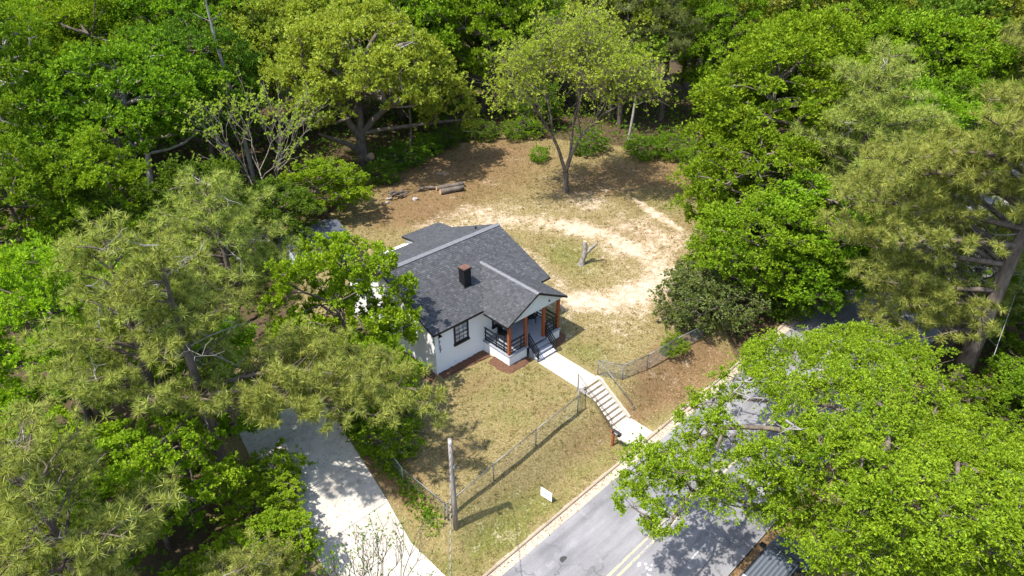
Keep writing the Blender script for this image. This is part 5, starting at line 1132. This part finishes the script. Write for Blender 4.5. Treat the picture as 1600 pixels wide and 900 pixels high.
# ---- named broadleaf trees: (prototype, x, y, rz, (sx,sy,sz), leaf, bark, label)
T = [
 (NEART[0], -3.8, 3.0, .4, (1.1, 1.1, 1.2), 'leaf_maple', 'bark', 'bright green maple against the left corner of the house'),
 (MIDT[0], -16.4, 9.8, .0, (1.05, 1.05, 1.12), 'leaf_maple', 'bark', 'bright green maple at the left edge above the pines'),
 (MIDT[1], -10.2, 24.5, 1.0, (1.2, 1.2, 1.2), 'leaf_bright', 'bark', 'bright crowned tree standing forward in the left wood'),
 (MIDT[0], -14.6, 24.0, 2.2, (1.25, 1.25, 1.25), 'leaf_mid', 'bark', 'mid green tree at the left edge beside the bright forward tree'),
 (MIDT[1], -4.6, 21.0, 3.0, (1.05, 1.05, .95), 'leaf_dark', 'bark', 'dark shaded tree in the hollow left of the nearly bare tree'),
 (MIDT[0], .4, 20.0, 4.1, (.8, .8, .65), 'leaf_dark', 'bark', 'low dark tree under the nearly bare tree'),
 (FAR[2], 3.4, 39.5, .7, (.95, .95, .98), 'leaf_dark', 'bark', 'dense dark green round tree left of the yellow oak'),
 (FAR[4], -3.4, 36.5, 2.0, (1.0, 1.0, 1.0), 'leaf_mid', 'bark_pale', 'broad mid green tree in the upper left with pale twigs'),
 (FAR[3], -9.8, 40.5, 3.2, (1.0, 1.0, 1.05), 'leaf_mid', 'bark_pale', 'mid green tree at the upper left corner with a pale trunk'),
 (FAR[2], -2.0, 49.0, 5.0, (1.05, 1.05, 1.1), 'leaf_bright', 'bark', 'bright tree along the top edge behind the broad mid green tree'),
 (FAR[0], 11.0, 46.0, 1.4, (.95, .95, 1.02), 'leaf_yellow', 'bark', 'yellow green tree at the top edge left of the old oak'),
 (FAR[1], 17.5, 47.0, 2.4, (.9, .9, 1.0), 'leaf_yellow', 'bark', 'yellow green tree rising just behind the old oak'),
 (FAR[4], 27.5, 45.0, .2, (.95, .95, 1.0), 'leaf_bright', 'bark', 'bright green tree behind the right side of the old oak'),
 (FAR[3], 34.5, 41.5, 1.2, (.95, .95, 1.0), 'leaf_bright', 'bark', 'bright green tree between the old oak and the airy lime tree'),
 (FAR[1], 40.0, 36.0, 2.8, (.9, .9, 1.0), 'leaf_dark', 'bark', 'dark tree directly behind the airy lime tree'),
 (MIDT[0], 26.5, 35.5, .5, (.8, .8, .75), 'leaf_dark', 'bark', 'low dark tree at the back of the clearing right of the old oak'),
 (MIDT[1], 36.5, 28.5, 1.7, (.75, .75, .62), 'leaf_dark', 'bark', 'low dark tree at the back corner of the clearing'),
 (FAR[3], 53.0, 14.5, .9, (.8, .8, .98), 'leaf_bright', 'bark', 'bright narrow tree between the dark pines and the big right tree'),
 (FAR[0], 34.5, -1.2, 3.6, (1.18, 1.18, 1.0), 'leaf_bright', 'bark', 'very large bright green tree on the right of the clearing'),
 (FAR[1], 44.0, 1.5, .6, (1.05, 1.05, 1.02), 'leaf_bright', 'bark', 'bright green tree behind the very large right tree'),
 (MIDT[1], 27.0, -4.6, 2.2, (1.2, 1.2, 1.1), 'leaf_bright', 'bark', 'bright green tree leaning out over the sandy yard on the right'),
 (MIDT[0], 21.6, -8.3, 4.4, (1.05, 1.05, .82), 'leaf_bright', 'bark', 'green tree above the dark shrub beside the street'),
 (MIDT[1], 26.2, -10.7, 5.2, (1.35, 1.35, .95), 'leaf_bright', 'bark', 'green tree at the kerb under the right hand pine'),
 (NEART[0], -4.7, -.5, 2.9, (.72, .72, .62), 'leaf_maple', 'bark', 'low bright green tree filling the gap between maple and driveway'),
 (MIDT[0], 23.8, -11.0, 3.3, (.78, .78, .66), 'leaf_mid', 'bark', 'low green tree leaning over the shaded kerb behind the glossy shrubs'),
 (MIDT[0], 52.5, -9.4, .4, (1.2, 1.2, 1.1), 'leaf_mid', 'bark', 'green tree overhanging the far end of the street'),
 (MIDT[1], 45.0, -8.6, 1.4, (1.2, 1.2, 1.15), 'leaf_bright', 'bark', 'bright tree along the far street beyond the right hand pine'),
 (MIDT[0], 36.5, -21.2, 2.4, (.85, .85, .7), 'leaf_mid', 'bark', 'green tree at the far kerb just beyond the thick pine'),
 (NEART[0], -12.4, -3.0, 4.4, (.6, .6, .26), 'leaf_maple', 'bark', 'low bright tree hiding the upper left edge of the driveway'),
 (NEART[0], -16.3, -1.0, 1.1, (.95, .95, .85), 'leaf_maple', 'bark', 'bright understory tree between the left pines'),
 (NEART[0], -11.4, 3.6, 2.6, (1.0, 1.0, .85), 'leaf_maple', 'bark', 'green understory tree under the rounded pine'),
 (NEART[0], -13.9, -5.6, 3.9, (.7, .7, .42), 'leaf_maple', 'bark', 'low bright understory tree by the bare soil left of the driveway'),
 (NEART[0], -16.6, -7.2, 5.1, (.85, .85, .55), 'leaf_maple', 'bark', 'bright understory tree at the bottom left under the pines'),
 (NEART[0], -20.0, 1.2, .2, (1.0, 1.0, .9), 'leaf_maple', 'bark', 'green understory tree at the left edge under the pines'),
 (NEART[0], 6.4, 23.6, .6, (1.05, 1.05, .66), 'leaf_maple', 'bark', 'small bright green sapling beside the shed and brush pile'),
 (MIDT[0], 29.0, -24.2, .9, (.85, .85, .6), 'leaf_mid', 'bark', 'green tree behind the base of the thick pine trunk'),
 (MIDT[1], 22.8, -27.2, 1.9, (.8, .8, .55), 'leaf_mid', 'bark', 'green tree in front of the base of the thick pine'),
 (FAR[4], 58.0, -4.0, 3.9, (1.0, 1.0, 1.0), 'leaf_bright', 'bark', 'bright green tree on the top edge right of the big right tree'),
 (FAR[2], 47.5, -25.0, 1.0, (.9, .9, .8), 'leaf_mid', 'bark', 'green tree across the street at the far right edge'),
 (FAR[0], 41.0, -24.0, 2.2, (.7, .7, .55), 'leaf_mid', 'bark', 'lower green tree across the street behind the pine trunk'),
]
for (pr, x, y, rz, sc, leaf, bark, lb) in T:
    place_tree('broadleaf_tree', pr[0], pr[1], (x, y, gz1(x, y)-.05), rz, sc, bark, leaf, lb)
# deeper wood, one like the other
rg = np.random.default_rng(12); n = 0; leafs = ['leaf_mid', 'leaf_dark', 'leaf_bright', 'leaf_mid', 'leaf_yellow']
deep = []
for ring, dist in enumerate((84, 96, 110)):
    for a in np.arange(2, 86, 5.6 if ring < 2 else 5.0):
        b = math.radians(a+rg.uniform(-1.8, 1.8)); d = dist+rg.uniform(-4, 4); x, y = CAM[0]+math.sin(b)*d, CAM[1]+math.cos(b)*d
        if -21 < y < -9.5: continue
        if any((x-q[1])**2+(y-q[2])**2 < 16 for q in T): continue
        deep.append((x, y))
for i, (x, y) in enumerate(deep):
    s = rg.uniform(.95, 1.2)
    place_tree('wood_tree', FAR[i*7 % 5][0], FAR[i*7 % 5][1], (x, y, gz1(x, y)-.1), rg.uniform(0, 6.28), (s, s, s*rg.uniform(.95, 1.15)), 'bark', leafs[int(rg.integers(0, 5))], 'tall broadleaf tree deep in the wood beyond the front rows', 'tree', 'trees deep in the wood')
# bare trunks one can make out at the wood's edge
def bare_trunk(x, y, H, r, label, lean=(0, 0), bark='bark'):
    o = tag(empty('slender_tree', (x, y, gz1(x, y))), label, 'tree'); rg = np.random.default_rng(int(abs(x*10+y))); w = MB()
    w.tube([(0,0,-.3),(lean[0]*.3+.1,lean[1]*.3,H*.35),(lean[0]*.7-.1,lean[1]*.7,H*.7),(lean[0],lean[1],H)], [r,r*.85,r*.6,r*.25], 7, False)
    for i in range(6):
        h = H*rg.uniform(.45, .95); a = rg.uniform(0, 6.28); l = rg.uniform(.8, 2); w.tube([(lean[0]*h/H,lean[1]*h/H,h),(lean[0]*h/H+math.cos(a)*l,lean[1]*h/H+math.sin(a)*l,h+l*.6)], [r*.3,.015], 4, False)
    w.build('trunk', M[bark], o, True)
    P = np.array([[lean[0], lean[1], H]])+rg.normal(size=(260, 3))*np.array([1.5, 1.5, 1.1]); LV = sprig_leaves(P, unit(rg.normal(size=P.shape)+UP*.5), 5, .34, .17, rg)
    link_mesh('crown', make_mesh('crown', LV, quads(LV)), M['leaf_mid'], o)
bare_trunk(20.8, 31.2, 8, .16, 'slender leaning trunk in the dark wood edge right of the old oak', (.8, .2))
bare_trunk(17.8, 35.5, 9, .2, 'straight grey trunk in the dark just behind the old oak')
bare_trunk(25.5, 33.0, 9, .2, 'straight trunk at the wood edge below the drooping oak branch')
bare_trunk(40.2, 17.6, 9, .17, 'slender leaning trunk beside the dark pine trunks', (.5, -.6), 'bark_pale')
bare_trunk(-12.5, 45.0, 17.5, .22, 'tall pale bare trunk against the upper left corner leaves', (.3, .2), 'bark_pale')
bare_trunk(6.0, 37.0, 18.5, .22, 'tall grey snag leaning at the top edge between dark and yellow crowns', (-1.2, -.4), 'bark_pale')

# ---- shrubs
B = [
 (BUSH[0], 16.0, -6.9, .0, (1.25, 1.25, 1.22), 'leaf_shrub', 'large dark glossy shrub at the street end of the sandy yard'),
 (BUSH[1], 18.6, -5.6, 1.1, (1.0, 1.0, 1.05), 'leaf_shrub', 'glossy shrub with pale new leaves next to the sand'),
 (BUSH[1], 18.0, -8.6, 2.1, (1.1, 1.1, 1.1), 'leaf_shrub', 'glossy shrub behind the large dark shrub'),
 (BUSH[0], 12.6, -8.2, 3.0, (.48, .48, .36), 'leaf_bright', 'small yellow green bush at the end of the step fence'),
 (BUSH[0], -5.2, -2.9, .5, (.95, .95, .55), 'leaf_bright', 'spreading bright green bush inside the driveway fence'),
 (BUSH[1], -5.4, -.6, 1.5, (.7, .7, .6), 'leaf_bright', 'bright green bush farther along the driveway fence'),
 (BUSH[0], -11.5, -1.0, 2.5, (.95, .95, .62), 'leaf_maple', 'bright bush spilling over the top left of the driveway'),
 (BUSH[1], 29.4, 20.6, .5, (.55, .55, .58), 'leaf_bright', 'round lone bush behind the airy lime tree'),
 (BUSH[0], 38.2, 14.0, 1.2, (1.0, 1.0, .8), 'leaf_mid', 'green shrub below the dark pine trunks'),
 (BUSH[1], 40.5, 11.5, 2.2, (1.1, 1.1, .95), 'leaf_mid', 'green shrub at the right rear edge of the clearing'),
 (BUSH[0], 35.5, 19.0, 3.2, (1.1, 1.1, .75), 'leaf_dark', 'dark shrub behind the airy lime tree trunk'),
 (BUSH[1], 38.0, 6.6, 4.2, (1.2, 1.2, 1.1), 'leaf_bright', 'bright shrub under the very large right tree'),
 (BUSH[0], 32.4, -.6, 5.2, (1.3, 1.3, 1.2), 'leaf_mid', 'green shrub at the foot of the very large right tree'),
 (BUSH[0], 14.8, 27.6, .9, (1.0, 1.0, .6), 'leaf_dark', 'dark shrub below the sawn limb of the old oak'),
 (BUSH[1], 18.2, 29.4, 1.9, (1.2, 1.2, .7), 'leaf_dark', 'dark shrub right of the old oak trunk'),
 (BUSH[0], 21.6, 30.4, 2.9, (1.2, 1.2, .7), 'leaf_mid', 'green shrub at the wood edge in front of the leaning trunk'),
 (BUSH[1], 25.0, 31.4, 3.9, (1.2, 1.2, .65), 'leaf_dark', 'dark shrub below the drooping branch of the old oak'),
 (BUSH[0], 29.4, 30.4, 4.9, (1.1, 1.1, .7), 'leaf_dark', 'dark shrub at the back edge of the clearing'),
 (BUSH[1], 33.2, 27.2, 5.9, (1.1, 1.1, .8), 'leaf_mid', 'green shrub at the back edge left of the airy lime tree'),
 (BUSH[0], 10.6, 27.0, .3, (1.0, 1.0, .8), 'leaf_mid', 'green shrub left of the old oak trunk'),
 (BUSH[1], 22.5, -11.7+1.2, 1.3, (.9, .9, .8), 'leaf_dark', 'dark shrub at the kerb beside the shaded street'),
 (BUSH[0], 20.2, -22.8, 2.3, (1.1, 1.1, .9), 'leaf_mid', 'green shrub beside the foot of the thick pine trunk'),
 (BUSH[1], 25.0, -24.6, 3.3, (1.3, 1.3, 1.1), 'leaf_mid', 'vine green shrub right of the thick pine trunk'),
 (BUSH[0], 17.8, -26.4, 3.3, (1.2, 1.2, 1.0), 'leaf_mid', 'green shrub between the oak and the thick pine'),
]
for (pr, x, y, rz, sc, leaf, lb) in B:
    place_tree('shrub', pr[0], pr[1], (x, y, gz1(x, y)-.05), rz, sc, 'bark', leaf, lb, 'shrub', None, 'stems', 'foliage')
# small treetop that enters the bottom edge
place_tree('broadleaf_tree', NEART[0][0], NEART[0][1], (-5.9, -16.9-2.6, gz1(-5.9, -19.5)), 0, (.55, .55, .8), 'bark', 'leaf_oak', 'leafy treetop just entering the bottom edge over the street')

# ---- ground cover
rg = np.random.default_rng(77)
def scatter_masked(n, x0, x1, y0, y1, keep):
    X = rg.uniform(x0, x1, n); Y = rg.uniform(y0, y1, n); ok = keep(X, Y, *masks(X, Y)); return X[ok], Y[ok]
def off_built(X, Y):
    bad = ((X > -.1) & (X < 9.05) & (Y > -.1) & (Y < 11.3)) | ((X > 3.0) & (X < 8.8) & (Y > -3.1) & (Y < .1)) | ((X > 4.95) & (X < 7.2) & (Y > -11.2) & (Y < -3)) | ((Y < KERB_Y+.1) & (Y > FAR_Y-.1)) | ((X > -11.9) & (X < -5.6-np.clip((1-Y)*.2, 0, 2.2)) & (Y > -12) & (Y < 8)) | ((X > -.1) & (X < 3.8) & (Y > -.85) & (Y < .1))
    return ~bad
def blades(X, Y, n, h, w, sx=.6):
    Z = ground_z(X, Y); P = np.stack([X, Y, Z], -1); P = np.repeat(P, n, 0); m = len(P)
    P[:, :2] += rg.normal(size=(m, 2))*.05; a = rg.uniform(0, 2*math.pi, m); d = np.stack([np.cos(a), np.sin(a), np.zeros(m)], -1)
    lean = unit(np.stack([rg.normal(size=m)*sx, rg.normal(size=m)*sx, np.ones(m)], -1)); hh = h*rg.uniform(.5, 1.3, (m, 1))
    V = np.stack([P-d*w, P+d*w, P+lean*hh], 1).reshape(-1, 3); return V
X, Y = scatter_masked(95000, -8, 41, -11, 31, lambda X, Y, s, g, st, w: off_built(X, Y) & (rg.random(len(X)) > s*1.1+st*.55+np.clip(w*1.6-.3, 0, 1)-g*.3))
V = blades(X, Y, 3, .10, .02, 1.0)
tag(link_mesh('grass', make_mesh('grass', V, tris(V)), M['grass']), 'short dry olive grass over the yard and bank', kind='stuff')
X, Y = scatter_masked(60000, -16, 41, -27, 31, lambda X, Y, s, g, st, w: off_built(X, Y) & (rg.random(len(X)) < st*.75+np.clip(w-.4, 0, .25)))
V = blades(X, Y, 2, .13, .014, 3.0)
tag(link_mesh('pine_straw', make_mesh('pine_straw', V, tris(V)), M['litter']), 'reddish fallen pine straw and dead leaves on the ground', kind='stuff')
# leafy undergrowth on the wood floor
X, Y = scatter_masked(26000, -26, 60, -34, 60, lambda X, Y, s, g, st, w: off_built(X, Y) & (w > .62) & (rg.random(len(X)) < .62))
Z = ground_z(X, Y)+rg.uniform(.1, .9, len(X)); P = np.stack([X, Y, Z], -1)
V = sprig_leaves(P, unit(rg.normal(size=P.shape)*.5+UP), 5, .34, .17, rg, 1.1)
tag(link_mesh('undergrowth', make_mesh('undergrowth', V, quads(V)), M['leaf_dark']), 'leafy green undergrowth covering the wood floor', kind='stuff')
# weeds on the driveway fence
Y = rg.uniform(-8.4, 0, 900); X = -6.35+.1*np.sin(Y)+rg.normal(size=900)*.22; Z = ground_z(X, Y)+rg.uniform(0, .45, 900)
V = sprig_leaves(np.stack([X, Y, Z], -1), unit(rg.normal(size=(900, 3))*.6+UP), 4, .16, .07, rg)
tag(link_mesh('fence_weeds', make_mesh('fence_weeds', V, quads(V)), M['leaf_mid']), 'low green weeds growing along the driveway fence', kind='stuff')

# taller grass clumps and fallen leaves on the lawn
X, Y = scatter_masked(5200, -7, 40, -11, 30, lambda X, Y, s, g, st, w: off_built(X, Y) & (rg.random(len(X)) > s*.9+w))
V = blades(X, Y, 9, .20, .016, .9)
tag(link_mesh('weed_clumps', make_mesh('weed_clumps', V, tris(V)), M['grass']), 'taller tufts of weedy grass dotted over the yard', kind='stuff')
X, Y = scatter_masked(9000, -16, 41, -27, 31, lambda X, Y, s, g, st, w: off_built(X, Y))
Z = ground_z(X, Y)+.03; V = sprig_leaves(np.stack([X, Y, Z], -1), unit(rg.normal(size=(len(X), 3))*np.array([1, 1, .1])), 1, .12, .07, rg, .2, 2.0)
tag(link_mesh('fallen_leaves', make_mesh('fallen_leaves', V, quads(V)), M['litter']), 'brown fallen leaves scattered over the yard', kind='stuff')

# litter washed along the kerb and blown on the drive
X = np.concatenate([rg.uniform(-25, 40, 1100), rg.uniform(-11.4, -7.2, 420)]); Y = np.concatenate([KERB_Y-.12-np.abs(rg.normal(size=1100))*.28, rg.uniform(-10.5, 3, 420)])
Z = np.where(Y < KERB_Y, street_z(X)+.02, ground_z(X, Y)+.06); V = sprig_leaves(np.stack([X, Y, Z], -1), unit(rg.normal(size=(len(X), 3))*np.array([1, 1, .05])), 1, .10, .05, rg, .1, 3.0)
tag(link_mesh('gutter_litter', make_mesh('gutter_litter', V, quads(V)), M['litter']), 'brown leaf litter gathered along the kerb and driveway', kind='stuff')
